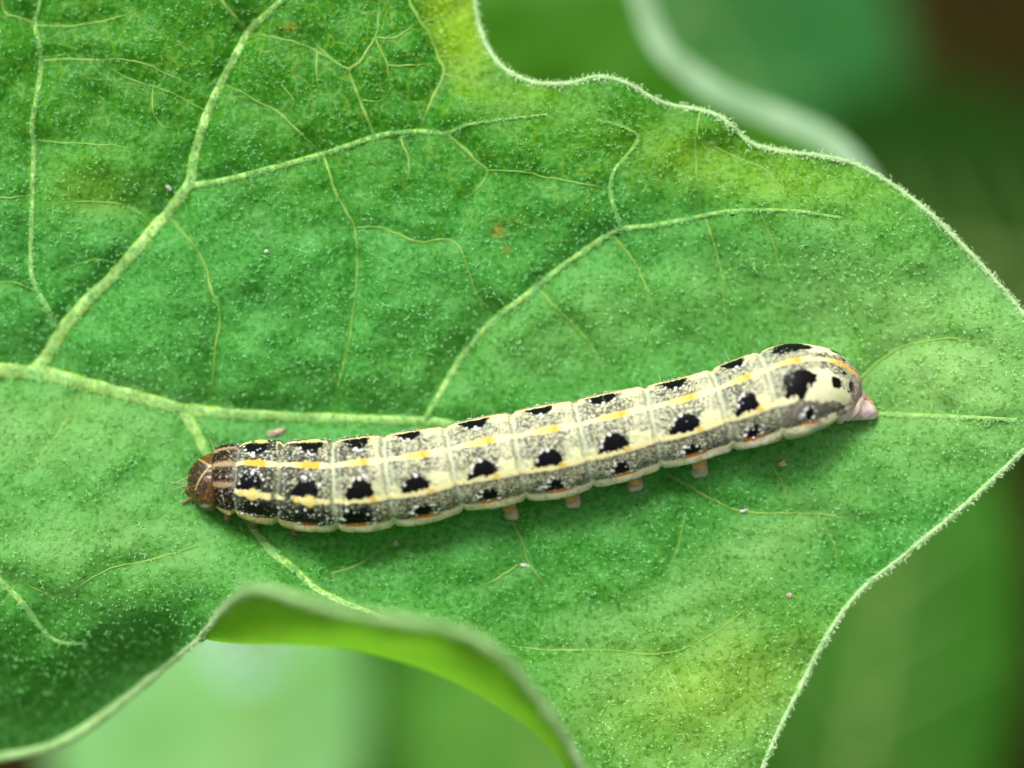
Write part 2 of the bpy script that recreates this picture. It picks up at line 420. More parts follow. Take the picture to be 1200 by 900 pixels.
def leaf_tint(px, py):
    """colour of the leaf skin: deep green, bluish sheen painted in, yellow-green zones"""
    base = np.array([0.042, 0.225, 0.008]); sheen_col = np.array([0.078, 0.355, 0.070]); yel = np.array([0.290, 0.470, 0.012]); lite = np.array([0.26, 0.50, 0.14])
    n = fbm(px / 120 + 5, py / 120, 21, 3)
    c = base + 0 * px[:, None]
    def blend(c, t, f): return c + (t - c) * np.clip(f, 0, 1)[:, None]
    def blob(x, y, sx, sy, rot=0):
        a = math.radians(rot); dx, dy = px - x, py - y
        u, v = dx * math.cos(a) + dy * math.sin(a), -dx * math.sin(a) + dy * math.cos(a)
        return np.exp(-(u / sx) ** 2 - (v / sy) ** 2)
    c = blend(c, sheen_col, 0.75 * sstep(130, 330, py + (n - 0.5) * 120) * (1 - 0.5 * sstep(620, 760, py)))  # soft bluish sheen across the middle, painted into the colour
    c = blend(c, lite, 0.95 * blob(1090, 420, 170, 120, 20) + 0.35 * blob(700, 380, 220, 60, -15) + 0.5 * blob(900, 640, 120, 40, -30) + 0.9 * blob(810, 850, 170, 130) + 0.5 * blob(60, 500, 160, 60) + 0.45 * blob(120, 640, 180, 60))
    c = blend(c, yel, 1.15 * blob(530, 30, 40, 62, -18) * sstep(-4, 10, px - (480 + py * 0.5)) + 0.55 * blob(835, 810, 130, 70, -20) + 0.45 * blob(880, 200, 170, 40, 12) + 0.35 * blob(110, 225, 60, 30) + 0.25 * blob(620, 110, 60, 25))  # first patch: yellow-green of light shining through the leaf, painted into the tint
    c = c * (0.86 + 0.28 * fbm(px / 45, py / 45, 33, 3))[:, None]
    fg = lookup(gf, px, py)
    c = blend(c, c * np.array([0.80, 0.84, 0.72]), fg * 1.2)
    rust = blob(584, 270, 6, 7) + 0.6 * blob(594, 294, 3, 6) + 0.7 * blob(340, 32, 9, 4) + 0.5 * blob(915, 541, 4, 4) + 0.4 * blob(395, 446, 3, 3)
    c = blend(c, np.array([0.42, 0.27, 0.03]), rust)
    net = 0.10 + 0.5 * blob(440, 60, 150, 90) + 0.30 * blob(120, 60, 200, 100) + 0.25 * blob(800, 190, 160, 50) + 0.2 * blob(600, 230, 200, 80)
    return np.c_[c, np.clip(net * (0.4 + 1.2 * fbm(px / 50, py / 50, 77, 2)), 0, 0.75)]

main_leaf = empty('leaf', W(-205, 440, 0).tolist())
tag(main_leaf, 'large lobed hairy green leaf with pale veins, carrying the caterpillar', 'leaf')
P = lambda ob: (adopt(ob, main_leaf), ob)[1]

# blade: constrained triangulation of outline + interior points
sp = 7.0
bx, by = np.meshgrid(np.arange(-310, 1246, sp), np.arange(-256, 1070, sp * 0.87), indexing='ij')
bx = bx + (np.arange(bx.shape[1]) % 2) * sp / 2
ip = np.stack([bx.ravel(), by.ravel()], -1) + rng.normal(0, 0.5, (bx.size, 2))
ip = ip[inside(OUT, ip[:, 0], ip[:, 1])]
ip = ip[poly_dist(ip, OUT) > sp * 0.6]
pts = np.vstack([OUT, ip]); no = len(OUT)
cv, ce, cf, *_ = delaunay_2d_cdt([Vector(p) for p in pts], [(i, (i + 1) % no) for i in range(no)], [], 1, 1e-4)
cv = np.array([(p.x, p.y) for p in cv])
cf = np.array([f for f in cf if len(f) == 3])
v3 = W(cv[:, 0], cv[:, 1], H(cv[:, 0], cv[:, 1]))
n = np.cross(v3[cf[:, 1]] - v3[cf[:, 0]], v3[cf[:, 2]] - v3[cf[:, 0]])
cf[n[:, 2] < 0] = cf[n[:, 2] < 0][:, ::-1]
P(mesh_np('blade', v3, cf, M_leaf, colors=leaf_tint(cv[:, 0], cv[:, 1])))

# curled flap: from the fold's lower line up and back to the free rim
NB, NS = 150, 16
fb = catmull(fold_low, 3); rb = catmull(rim_fold, 3)
def by_frac(a, n):
    s = np.r_[0, np.cumsum(np.hypot(*np.diff(a, axis=0).T))]; s /= s[-1]
    t = np.linspace(0, 1, n); return np.stack([np.interp(t, s, a[:, 0]), np.interp(t, s, a[:, 1])], -1)
fb, rb = by_frac(fb, NB), by_frac(rb, NB)
t = np.linspace(0, 1, NB)
zB = H(fb[:, 0], fb[:, 1])
rise = np.sin(np.pi * np.clip(t, 0, 1)) ** 0.6 * (0.9 + 0.7 * t)
zR = zB + rise * 1.85 + 0.05 * np.sin(t * 19)
flap = np.zeros((NB, NS, 3)); fpx = np.zeros((NB, NS, 2))
for j, s in enumerate(np.linspace(0, 1, NS)):
    lat = s ** 1.7; up = 1 - (1 - s) ** 1.5
    q = fb + (rb - fb) * lat
    wob = 0.03 * np.sin(t * 40 + s * 5) * s
    flap[:, j] = W(q[:, 0], q[:, 1], zB + (zR - zB) * up + wob); fpx[:, j] = q
ff = grid_faces(NB, NS)
nn = np.cross(flap[70, 1] - flap[70, 0], flap[71, 0] - flap[70, 0])
P(mesh_np('curled_flap', flap, ff, M_flap, colors=leaf_tint(fpx[..., 0].ravel(), fpx[..., 1].ravel()) * 0.35 + np.array([0.17, 0.28, 0.005, 0.0])))  # yellow-green added to the tint for light shining through the flap
rim_line3 = flap[:, -1]

def tube(path, rad, nseg=7, name='tube', mat=None, squash=1.0):
    path = np.asarray(path, float); rad = np.broadcast_to(np.asarray(rad, float), (len(path),))
    T = np.gradient(path, axis=0); T /= np.linalg.norm(T, axis=1)[:, None] + 1e-9
    up = np.tile([0.0, 0, 1.0], (len(path), 1)); up[np.abs(T[:, 2]) > 0.9] = [0, 1.0, 0]
    S = np.cross(T, up); S /= np.linalg.norm(S, axis=1)[:, None] + 1e-9
    N = np.cross(S, T)
    a = np.linspace(0, 2 * np.pi, nseg, endpoint=False)
    v = path[:, None] + rad[:, None, None] * (np.cos(a)[None, :, None] * S[:, None] + squash * np.sin(a)[None, :, None] * N[:, None])
    return v, grid_faces(len(path), nseg, True)

def vein_mesh(s, embed=0.25, nseg=11, hfac=0.15):
    """raised rib that follows the leaf surface"""
    p = s[:, :2]; w = s[:, 2] * (1 + 0.10 * (fbm(s[:, 0] / 14, s[:, 1] / 14, 5, 2) - 0.5) * 2)
    T = np.gradient(p, axis=0); T /= np.linalg.norm(T, axis=1)[:, None] + 1e-9
    Nn = np.stack([-T[:, 1], T[:, 0]], -1)
    a = np.linspace(0, np.pi, nseg)
    off = np.cos(a)[None] * w[:, None] * 0.5
    q = p[:, None] + Nn[:, None] * off[..., None]
    z0 = H(p[:, 0], p[:, 1])[:, None] * 0.6 + H(q[..., 0], q[..., 1]) * 0.4
    z = z0 + (np.sin(a)[None] * w[:, None] * hfac - 0.18 * w[:, None] * (1 - np.sin(a)[None])) / 100 + 0.009
    hgt = (np.sin(a)[None] + 0 * z).ravel()[:, None]
    nz_ = fbm(q[..., 0] / 6, q[..., 1] / 6, 55, 2).ravel()[:, None]
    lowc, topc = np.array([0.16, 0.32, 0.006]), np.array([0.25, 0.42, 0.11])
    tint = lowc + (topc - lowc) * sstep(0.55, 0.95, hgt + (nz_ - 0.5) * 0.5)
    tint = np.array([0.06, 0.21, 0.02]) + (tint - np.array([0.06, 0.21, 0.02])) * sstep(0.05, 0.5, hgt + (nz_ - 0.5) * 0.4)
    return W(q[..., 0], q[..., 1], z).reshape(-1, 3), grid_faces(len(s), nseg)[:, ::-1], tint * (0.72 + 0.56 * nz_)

for kind, lst in main_veins.items():
    for s in vein_samples(lst):
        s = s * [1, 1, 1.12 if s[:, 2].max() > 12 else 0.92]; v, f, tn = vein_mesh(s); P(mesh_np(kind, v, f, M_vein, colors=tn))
for s in FV:
    n_ = len(s); e_ = np.clip((n_ - 1 - np.arange(n_)) / 9.0, 0.15, 1)
    s = s.copy(); s[:, 2] *= 0.85 * e_ * (0.6 + 0.8 * fbm(s[:, 0] / 16, s[:, 1] / 16, 65, 2))
    s[:, 0] += 3.0 * (fbm(s[:, 0] / 12, s[:, 1] / 12, 66, 2) - 0.5); s[:, 1] += 3.0 * (fbm(s[:, 0] / 12, s[:, 1] / 12, 67, 2) - 0.5)
    v, f, tn = vein_mesh(s, nseg=6, hfac=0.10); P(mesh_np('fine_vein', v, f, M_fine))

# pale thick margin all round + dense fringe of hairs on it
n_el = len(OUT)
i0 = int(np.argmin(np.hypot(*(OUT - np.array([705, 960])).T))); i1 = int(np.argmin(np.hypot(*(OUT - np.array([235, 748])).T)))
open_edge = np.vstack([OUT[i1:], OUT[:i0 + 1]])
oe = resample(open_edge, 4)
mar3 = W(oe[:, 0], oe[:, 1], H(oe[:, 0], oe[:, 1]))
margin = np.vstack([mar3, rim_line3])
low_left = np.exp(-(((oe[:, 0] - 60) / 140) ** 4) - ((oe[:, 1] - 860) / 130) ** 4)
mr = np.r_[0.026 + 0.04 * low_left, np.full(len(rim_line3), 0.036)] * (1 + 0.3 * (vnoise(np.arange(len(margin)) / 5.0, np.zeros(len(margin)), 8) - 0.5))
v, f = tube(margin, mr, 8, squash=1.0)
P(mesh_np('margin_rim', v, f, M_rim))

def blades(p, d, length, width, up=None):
    """thin tapered hair blades: root p, direction d"""
    n = len(p)
    side = np.cross(d, np.array([0.0, 0, 1.0]) + rng.normal(0, 0.3, (n, 3))); side /= np.linalg.norm(side, axis=1)[:, None] + 1e-9
    w = np.asarray(width).reshape(-1, 1) * 0.5; l = np.asarray(length).reshape(-1, 1)
    bend = rng.normal(0, 0.25, (n, 3)) * l
    mid = p + d * l * 0.55; tip = p + d * l + bend * 0.5
    v = np.stack([p - side * w, p + side * w, mid + side * w * 0.8, mid - side * w * 0.8, tip], 1)
    b = np.arange(n)[:, None] * 5
    f = np.vstack([b + [0, 1, 2], b + [0, 2, 3], b + [3, 2, 4]])
    return v.reshape(-1, 3), f

nh = 26000
k = rng.integers(0, len(margin), nh)
root = margin[k] + rng.normal(0, 0.022, (nh, 3))
d = rng.normal(0, 1, (nh, 3)); d[:, 2] = np.abs(d[:, 2]) * 0.7; d /= np.linalg.norm(d, axis=1)[:, None]
v, f = blades(root, d, rng.uniform(0.018, 0.055, nh), rng.uniform(0.006, 0.010, nh))
o = P(mesh_np('margin_hairs', v, f, M_rimhair, smooth=False)); o['kind'] = 'stuff'

# star hairs scattered over the whole upper face
ns = 30000
q = np.stack([rng.uniform(-60, 1240, ns), rng.uniform(-40, 960, ns)], -1)
q = q[inside(OUT, q[:, 0], q[:, 1])]
ed = poly_dist(q, OUT[::2])
dens = 0.55 + 0.45 * fbm(q[:, 0] / 40, q[:, 1] / 40, 61, 2) + np.exp(-ed / 18)
q = q[rng.uniform(0, 1.15, len(q)) < dens]
# veins carry the densest felt
mvs = MVall[rng.integers(0, len(MVall), 4500)]
q2 = mvs[:, :2] + rng.normal(0, 1, (4500, 2)) * mvs[:, 2:] * 0.28
zq = np.r_[H(q[:, 0], q[:, 1]) + 0.012, H(q2[:, 0], q2[:, 1]) + 0.012 + mvs[:, 2] * 0.0028]
q = np.vstack([q, q2])
c3 = W(q[:, 0], q[:, 1], zq)
VV, FF, off = [], [], 0
size = rng.gamma(6, 1 / 6, len(q)) * 0.029
a0 = rng.uniform(0, np.pi, len(q))
for arm in range(4):
    a = a0 + arm * 2 * np.pi / 4 + rng.normal(0, 0.25, len(q))
    d = np.stack([np.cos(a), np.sin(a), rng.uniform(0.1, 0.8, len(q))], -1); d /= np.linalg.norm(d, axis=1)[:, None]
    v, f = blades(c3, d, size * rng.uniform(0.6, 1.2, len(q)), 0.0065)
    VV.append(v); FF.append(f + off); off += len(v)
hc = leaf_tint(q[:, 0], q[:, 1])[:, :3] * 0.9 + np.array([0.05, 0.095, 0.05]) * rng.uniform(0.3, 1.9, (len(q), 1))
hc = np.tile(np.repeat(hc, 5, 0), (4, 1))
o = P(mesh_np('star_hairs', np.vstack(VV), np.vstack(FF), M_hair, smooth=False, colors=hc)); o['kind'] = 'stuff'

# stalk of the leaf running to its stem outside the picture
st = catmull([(-205, 428), (-300, 430), (-420, 450), (-560, 470)], 10)
zz = np.linspace(0.0, -1.6, len(st))
v, f = tube(W(st[:, 0], st[:, 1], zz), np.linspace(0.13, 0.2, len(st)), 12)
P(mesh_np('petiole', v, f, M_stalk))

# ---------------------------------------------------------------- the caterpillar
cat = empty('caterpillar', W(600, 540, float(H(np.array(600.), np.array(540.)))).tolist())
tag(cat, 'plump cream and grey caterpillar with black spots and orange back stripe, resting on the leaf', 'caterpillar')
CP = lambda ob: (adopt(ob, cat), ob)[1]
RHO = math.radians(26)

sx = [248, 254, 262, 285, 322, 385, 430, 487, 550, 600, 650, 700, 750, 800, 832, 867, 900, 930, 950, 970, 985, 998, 1006, 1011]
sy = [561, 560, 560, 561, 565.5, 570, 566.5, 559.5, 545, 536, 528, 517, 504, 494, 484.5, 475, 465, 457.5, 455, 455, 456.5, 459, 461, 463]
sw = [30, 36, 40, 44, 49.5, 54, 55.5, 55.5, 53, 54, 55.5, 54.5, 52, 50.5, 51.5, 53.5, 56.5, 56, 52.5, 46, 38, 28, 19, 10]
xs = np.arange(248, 1011.5, 0.5)
def smooth(a, s):
    k = np.arange(-int(4 * s), int(4 * s) + 1); g = np.exp(-k * k / (2 * s * s)); g /= g.sum()
    return np.convolve(np.pad(a, len(k) // 2, mode='reflect', reflect_type='odd'), g, 'valid')
ys = smooth(np.interp(xs, sx, sy), 24)
ws = smooth(np.interp(xs, sx, sw), 12)
ws = np.where(xs < 262, np.interp(xs, sx, sw), ws)
arc = np.r_[0, np.cumsum(np.hypot(np.diff(xs), np.diff(ys)))]
LEN = arc[-1]
NU = 1060
ua = np.linspace(0, LEN, NU)
cx = np.interp(ua, arc, xs); cy = np.interp(ua, arc, ys)
tx, ty = np.gradient(cx), np.gradient(cy); tl = np.hypot(tx, ty); tx, ty = tx / tl, ty / tl      # picture axes, y down
R = np.interp(ua, arc, ws) * np.abs(tx)
R = R * np.sqrt(np.clip((LEN - ua) / 9, 0.01, 1)) * np.sqrt(np.clip((ua + 1.5) / 7, 0.05, 1))
th = np.radians(np.r_[np.linspace(-180, -72, 26, endpoint=False), np.linspace(-72, 122, 330, endpoint=False), np.linspace(122, 180, 14, endpoint=False)])
NT = len(th)
RHOA = np.radians(smooth(np.interp(cx, [250, 300, 700, 765, 830, 870, 920, 980, 1005], [26, 28, 28, 29, 32, 34, 38, 46, 50]), 20))
zl = smooth(heights(cx, cy), 40)
cz = zl + 0.80 * np.maximum(R, 32) / 100
cz = smooth(cz, 25) + 0.10 * np.exp(-((cx - 925) / 45) ** 2)

def uth(px, py):
    """spot seen in the photograph -> (distance along the body, angle from the back)"""
    i = np.argmin((cx - px) ** 2 + (cy - py) ** 2)
    s = (px - cx[i]) * (-ty[i]) + (py - cy[i]) * tx[i]
    return ua[i], RHOA[i] + math.asin(max(-1, min(1, s / max(R[i], 1))))
SEGX = [250, 279, 330, 394, 457, 533, 608, 684, 765, 846, 903, 957, 990, 1012]
SEG = np.array([np.interp(x, cx, ua) for x in SEGX])
U2, TH = np.meshgrid(ua, th, indexing='ij')
Rm = np.maximum(R, 6)[:, None]
ATH = np.abs(TH)
WA = TH * Rm                                   # arc distance round the body (px)
side = np.where(TH < 0, 500.0, 0.0)
k = np.clip(np.searchsorted(SEG, ua, side='right') - 1, 0, len(SEG) - 2)
fr = ((ua - SEG[k]) / (SEG[k + 1] - SEG[k]))[:, None] + 0 * TH
K = k[:, None] + 0 * TH
XX = cx[:, None] + 0 * TH
deg = np.degrees(ATH)

# noise fields on the skin
rag = (fbm(U2 / 3.2, WA / 3.2 + side, 41, 2) - 0.5)
rag2 = (fbm(U2 / 8, WA / 8 + side, 43, 2) - 0.5)
ver = np.abs(fbm(U2 / 3.0, WA / 2.5 + side, 45, 2) - 0.5) * 2.2
ver_b = fbm(U2 / 2.4, WA / 2.4 + side, 47, 2)
mott = fbm(U2 / 18, WA / 14 + side, 49, 2)

cream = np.array([0.86, 0.84, 0.50]); pale = np.array([0.72, 0.73, 0.41]); grey = np.array([0.48, 0.50, 0.33]); dark = np.array([0.025, 0.026, 0.022])
olive = np.array([0.34, 0.35, 0.19]); black = np.array([0.004, 0.004, 0.005]); white = np.array([0.86, 0.88, 0.86])
yellow = np.array([0.86, 0.72, 0.22]); orange = np.array([0.84, 0.42, 0.03]); rustc = np.array([0.55, 0.19, 0.02]); fold = np.array([0.56, 0.62, 0.44])
C = np.empty(U2.shape + (3,)); C[:] = pale
DISP = np.zeros(U2.shape)
def put(mask, c):
    m = np.clip(mask, 0, 1)[..., None]
    C[:] = C * (1 - m) + np.asarray(c) * m

front = 1 - sstep(330, 500, XX)
# grey speckled back and flank
pd = 0.41 + 0.24 * front + 0 * U2
pd = np.where(deg < 30, pd, pd)
pd = pd - 0.15 * sstep(0.66, 0.85, fr) * (deg < 42)
pd = pd + np.where((deg > 50) & (deg < 88), -0.02 + 0.10 * sstep(62, 80, deg) + 0.1 * front, 0)
pd = pd + 0.30 * (mott - 0.5)
tone = grey * (1 - 0) + 0 * U2[..., None]
m_ol = sstep(50, 58, deg)[..., None]
tone = tone * (1 - m_ol * 0.55) + olive * m_ol * 0.55
tone = tone * (0.75 + 0.5 * mott[..., None])
C[:] = tone
put(sstep(0.52, 0.72, ver_b) * 0.75, pale * 0.95)
put(sstep(pd + 0.04, pd - 0.10, ver + 0.30 * (ver_b - 0.5) + 0.12), dark * (1 + 2.2 * (1 - front[..., None])) + olive * 0.05)
# cream blotches in front of and behind each back spot
cr = (sstep(24, 30, deg + rag2 * 14) * (1 - sstep(45, 48, deg + rag * 5)))
post = sstep(0.60, 0.72, fr + rag2 * 0.25) + (1 - sstep(0.10, 0.24, fr + rag2 * 0.25)) * sstep(30, 36, deg)
put(cr * np.clip(post, 0, 1) * (K >= 4) * (K <= 9) * (0.9 - 0.25 * (ver_b < 0.36)), cream * (0.90 + 0.18 * ver_b[..., None]) * np.array([0.97, 1.0, 0.93]))
put(cr * np.clip(post, 0, 1) * (K == 3) * 0.6, pale)
put((fr > 0.72) * (deg < 26) * sstep(0.40, 0.55, ver_b) * 0.3 * (K >= 3) * (K <= 9), cream * 0.85)

# pale rings at the folds between segments
for i, s in enumerate(SEG[1:11]):
    dd = U2 - s + rag2 * 3
    wgt = (0.35 if i < 2 else 0.9)
    put(np.exp(-(dd / 3.0) ** 2) * wgt * (deg < 88), fold)
    put(np.exp(-((dd - 7) / 1.6) ** 2) * wgt * 0.5 * (deg < 80), fold * 0.92)
    put(np.exp(-((dd + 4.5) / 1.5) ** 2) * 0.55 * (deg < 88), olive * 0.6)
    DISP -= np.exp(-(dd / 3.6) ** 2) * 3.6 + np.exp(-((dd - 7) / 1.8) ** 2) * 0.5
for j in (0.30, 0.52, 0.70, 0.85):                                   # small annulets
    ll = np.exp(-((fr - j + rag2 * 0.02) / 0.014) ** 2)
    DISP -= 0.55 * ll * (K > 0) * (K < 10)
    put(ll * 0.30 * (K > 1) * (K < 9), pale * 0.9)
DISP += 1.1 * np.sin(np.pi * np.clip(fr, 0, 1)) * (K > 0)

# flank: band below the side spots (cream, wavy) and pale olive belly
put(sstep(84, 87, deg + rag * 4), np.array([0.66, 0.66, 0.36]))
put(sstep(86, 89, deg) * sstep(0.35, 0.6, fbm(U2 / 7, WA / 5 + side, 71, 2)) * 0.6, np.array([0.80, 0.80, 0.62]))
put(sstep(87, 90, deg) * sstep(0.45, 0.32, fbm(U2 / 9, WA / 6 + side, 73, 2)) * 0.5, np.array([0.40, 0.42, 0.16]))
put(sstep(104, 112, deg), np.array([0.42, 0.47, 0.22]))
put(sstep(84, 88, deg) * (1 - sstep(320, 400, XX)) * 0.7, np.array([0.36, 0.34, 0.05]))

# back stripe: cream, orange in the middle of each segment
hwid = 2.5 + 1.3 * sstep(0.1, 0.5, fr) * (1 - sstep(0.75, 1.0, fr)) + rag * 2.4
st_m = 1 - sstep(hwid - 0.7, hwid + 0.7, np.abs(WA))
put(np.where(XX > 279, st_m, 0) * np.where(XX < 1001, 1, 0), cream * np.array([1.02, 0.98, 0.85]))
og = sstep(0.15, 0.40, fr + rag2 * 0.1) * (1 - sstep(0.62, 0.74, fr + rag2 * 0.1))
put(st_m * og * (XX > 279) * (XX < 1001) * 0.85, yellow * 0.55 + orange * 0.45)
put(st_m * np.exp(-((fr - 0.6) / 0.07) ** 2) * (XX > 279) * 0.95, orange)
put(st_m * ((np.abs(XX - 300) < 12) | (np.abs(XX - 366) < 11) | (np.abs(XX - 990) < 10)) * 0.9, orange)

# yellow line under the back spots
LINE_TH = 46.0
lw = 2.9 + rag * 3.4 + 0.9 * np.sin(np.pi * np.clip(fr, 0, 1))
ldist = (deg - LINE_TH) * np.pi / 180 * Rm
ln_m = (1 - sstep(lw - 0.8, lw + 0.8, np.abs(ldist))) * (XX > 279) * (XX < 948)
put(ln_m * np.where(K < 3, sstep(0.25, 0.45, vnoise(U2 / 7, side, 5)), 1), cream * np.array([1.03, 0.98, 0.80]))

put(np.exp(-((ldist - 5.5) / 2.0) ** 2) * 0.55 * (XX > 279) * (XX < 948) * (ver_b > 0.35), dark * 2)
# black back spots: flat foot on the yellow line, ragged rounded top
SPOTS = [(297, 563, 32, 19), (362, 572, 33, 21), (424, 566, 33, 23), (489, 561, 35, 18), (566, 547, 35, 18), (641, 532, 35, 18), (716, 516, 37, 19), (799, 494, 37, 19), (871, 470, 31, 20)]
def dots(u0, w0, r, sgn, amount=1.0, c=white, bump=1.0):
    i0_ = np.searchsorted(ua, u0 - r * 2.5); i1_ = np.searchsorted(ua, u0 + r * 2.5)
    if i1_ - i0_ < 2: return
    sl = slice(i0_, i1_)
    d_ = np.hypot(U2[sl] - u0, (ATH[sl] * Rm[sl] - w0)) + rag[sl] * r * 0.5
    m_ = (1 - sstep(r * 0.65, r * 1.1, d_)) * (np.sign(TH[sl] + 1e-9) == sgn) * amount
    C[sl] = C[sl] * (1 - m_[..., None]) + np.asarray(c) * m_[..., None]
    DISP[sl] += bump * np.sqrt(np.clip(1 - (d_ / (r * 1.2)) ** 2, 0, 1)) * (np.sign(TH[sl] + 1e-9) == sgn)
drng = np.random.default_rng(31)
for n_, (px, py, bw, hh) in enumerate(SPOTS):
    u0, t0 = uth(px, py)
    Rl = float(np.interp(u0, ua, R))
    foot = math.radians(LINE_TH) * Rl - 3.0 - (3.0 if n_ < 2 else 0)
    for sgn in (1, -1):
        y_ = foot - ATH * Rm                                   # height above the foot, towards the back
        hh2 = hh + drng.uniform(-1, 1.5)
        skew = 2.5
        half = bw / 2 * np.sqrt(np.clip(1 - (np.clip(y_, 0, None) / hh2) ** 1.5, 0, 1))
        du = U2 - u0 - skew * (y_ / hh2 - 0.3) + 4 * np.clip(0.3 - y_ / hh2, 0, 1)
        sdf = np.maximum(np.abs(du) - half, np.maximum(-y_ - 0.5, y_ - hh2)) + rag * 6.0 + rag2 * 3
        m_ = (1 - sstep(-0.9, 0.9, sdf)) * (np.sign(TH + 1e-9) == sgn)
        put(m_, black); DISP += m_ * 0.5
        for _ in range(7):                                     # little white warts along the upper edge
            a = drng.uniform(0.1, 0.95) * math.pi
            dots(u0 + skew + math.cos(a) * (bw * 0.46), foot - 2 - math.sin(a) * hh * 1.02, drng.uniform(0.9, 1.9), sgn, 0.9)
        dots(u0 + skew - drng.uniform(0, 5), foot - hh * 0.95, 2.3, sgn)
        # orange dab at the rear foot, big yellow wart on the two front ones
        if n_ < 2: dots(u0 + 5, foot + 6.5, 8.0, sgn, 1, yellow * np.array([1, 1.03, 1.1]), 2.2); dots(u0 - 9, foot + 5, 4.5, sgn, 1, yellow, 1.0)
        else: dots(u0 + bw / 2 - 3, foot + 2.6, 4.2, sgn, 0.95, yellow * 0.5 + orange * 0.5, 0.6)
# tail spots and blotches (measured)
def blobm(px, py, ru, rw, sgn, p=2.0, ragk=0.5):
    u0, t0 = uth(px, py); Rl = float(np.interp(u0, ua, R)); w0 = t0 * Rl
    d_ = (np.abs((U2 - u0) / ru) ** p + np.abs((ATH * Rm - w0) / rw) ** p) ** (1 / p) + rag * ragk + rag2 * ragk * 0.7
    return (1 - sstep(0.94, 1.04, d_)) * (np.sign(TH + 1e-9) == sgn)
for sgn in (1, -1):
    put(blobm(958, 452, 26, 22, sgn, 2.5), cream * np.array([1.05, 1.05, 1.1]))
    put(blobm(985, 466, 20, 9, sgn, 2.5), cream * np.array([1.04, 1.06, 1.0]))
    put(blobm(915, 470, 18, 5, sgn), cream * 1.02)
    m_ = blobm(940, 483, 34, 13, sgn, 2.4); put(m_ * (0.45 + 0.5 * (ver < 0.5)), np.array([0.17, 0.15, 0.11])); put(m_ * sstep(0.55, 0.75, ver_b) * 0.6, np.array([0.5, 0.46, 0.42]))
    m_ = blobm(979, 479, 22, 8, sgn, 2.4); put(m_ * (0.35 + 0.5 * (ver < 0.5)), np.array([0.16, 0.13, 0.10]))
    put(np.maximum(blobm(928, 449, 15, 15, sgn, 4, 0.45), blobm(938, 443, 12, 8, sgn, 3, 0.4)), black)
    put(blobm(933, 464, 4, 5, sgn), black)
    put(blobm(976, 449, 6.5, 6.5, sgn, 2, 0.7), black); put(blobm(994, 453, 3.5, 5, sgn), black); put(blobm(985, 437, 2.5, 2.5, sgn), black)
# side spots with white warts round them, rust line beneath
SIDE = [(305, 600, 22, 10), (362, 610, 22, 10), (421, 607, 15, 13), (497, 598, 10, 8), (573, 583, 10, 8), (652, 569, 10, 8), (727, 550, 9, 8), (808, 527, 8, 7), (879, 507, 8, 7), (943, 485, 6, 6)]
for n_, (px, py, ru, rw) in enumerate(SIDE):
    u0, t0 = uth(px, py); Rl = float(np.interp(u0, ua, R)); t0 = min(t0, math.radians(75)); rw = rw * 1.3; ru = ru * 1.15; w0 = t0 * Rl
    for sgn in (1, -1):
        d_ = np.hypot((U2 - u0) / ru, (ATH * Rm - w0) / (rw * 1.25)) + rag * 0.9 + rag2 * 0.5
        m_ = (1 - sstep(0.85, 1.1, d_)) * (np.sign(TH + 1e-9) == sgn) * (1 - sstep(82, 84, deg))
        put(m_ * (0.85 if n_ < 2 else 1), black)
        wl = math.radians(85) * Rl
        bl = np.hypot((U2 - u0 - 2) / (17 if n_ > 1 else 10), (ATH * Rm - wl) / 2.6) + rag * 0.5
        put((1 - sstep(0.8, 1.1, bl)) * (np.sign(TH + 1e-9) == sgn) * 0.9, rustc * 1.2 if n_ > 1 else rustc * 0.6)
        nd_ = 16 if n_ < 2 else 12
        for _ in range(nd_):
            a = drng.uniform(0, 2 * math.pi); rr = drng.uniform(0.7, 1.7)
            dots(u0 + math.cos(a) * ru * rr, min(w0 + math.sin(a) * rw * rr * 0.9, wl - 2), drng.uniform(0.9, 2.0), sgn, 0.9)
        if n_ > 1:
            dots(u0 + ru * 1.05, w0 + rw * 0.55, 3.2, sgn); dots(u0 - ru * 1.0, w0 - rw * 0.2, 2.8, sgn); dots(u0 - ru * 0.6, w0 - rw * 0.9, 2.4, sgn)
            if n_ > 3: dots(u0 - ru * 1.6, w0 + 1, 4.0, sgn, 0.6, white * 0.8); dots(u0 + ru * 1.5, w0 - 3, 3.2, sgn, 0.6, np.array([.5, .56, .56]))
# front collar: dark shield with tan lines and white warts
sh = (XX < 279)
put(sh * 0.85 * (deg < 88), np.array([0.055, 0.032, 0.015]) * (0.2 + 3.0 * (ver[..., None] > 0.35) * mott[..., None]))
for tl_ in (0, 35):
    m_ = np.exp(-(((deg - tl_) * np.pi / 180 * Rm) / (3.2 + rag * 3)) ** 4) * sh * (0.7 + 0.3 * (ver_b > 0.4))
    put(m_, np.array([0.42, 0.30, 0.16]))
put(np.exp(-((XX - 277) / 1.8) ** 2) * (deg < 60) * 0.5 * (ver_b > 0.45), np.array([0.34, 0.33, 0.34]))
for _ in range(60):
    dots(drng.uniform(4, 34), drng.uniform(6, 70), drng.uniform(0.8, 1.9), drng.choice([-1, 1]), 0.6, white * 0.6, 0.7)
for _ in range(150):
    dots(drng.uniform(34, 150), drng.choice([drng.uniform(8, 22), drng.uniform(48, 74)]), drng.uniform(0.7, 1.6), drng.choice([-1, 1]), 0.7, white * 0.75, 0.6)
for _ in range(300):
    dots(drng.uniform(150, 700), drng.choice([drng.uniform(6, 28), drng.uniform(52, 72)]), drng.uniform(0.6, 1.2), drng.choice([-1, 1]), 0.6, white * 0.8, 0.4)
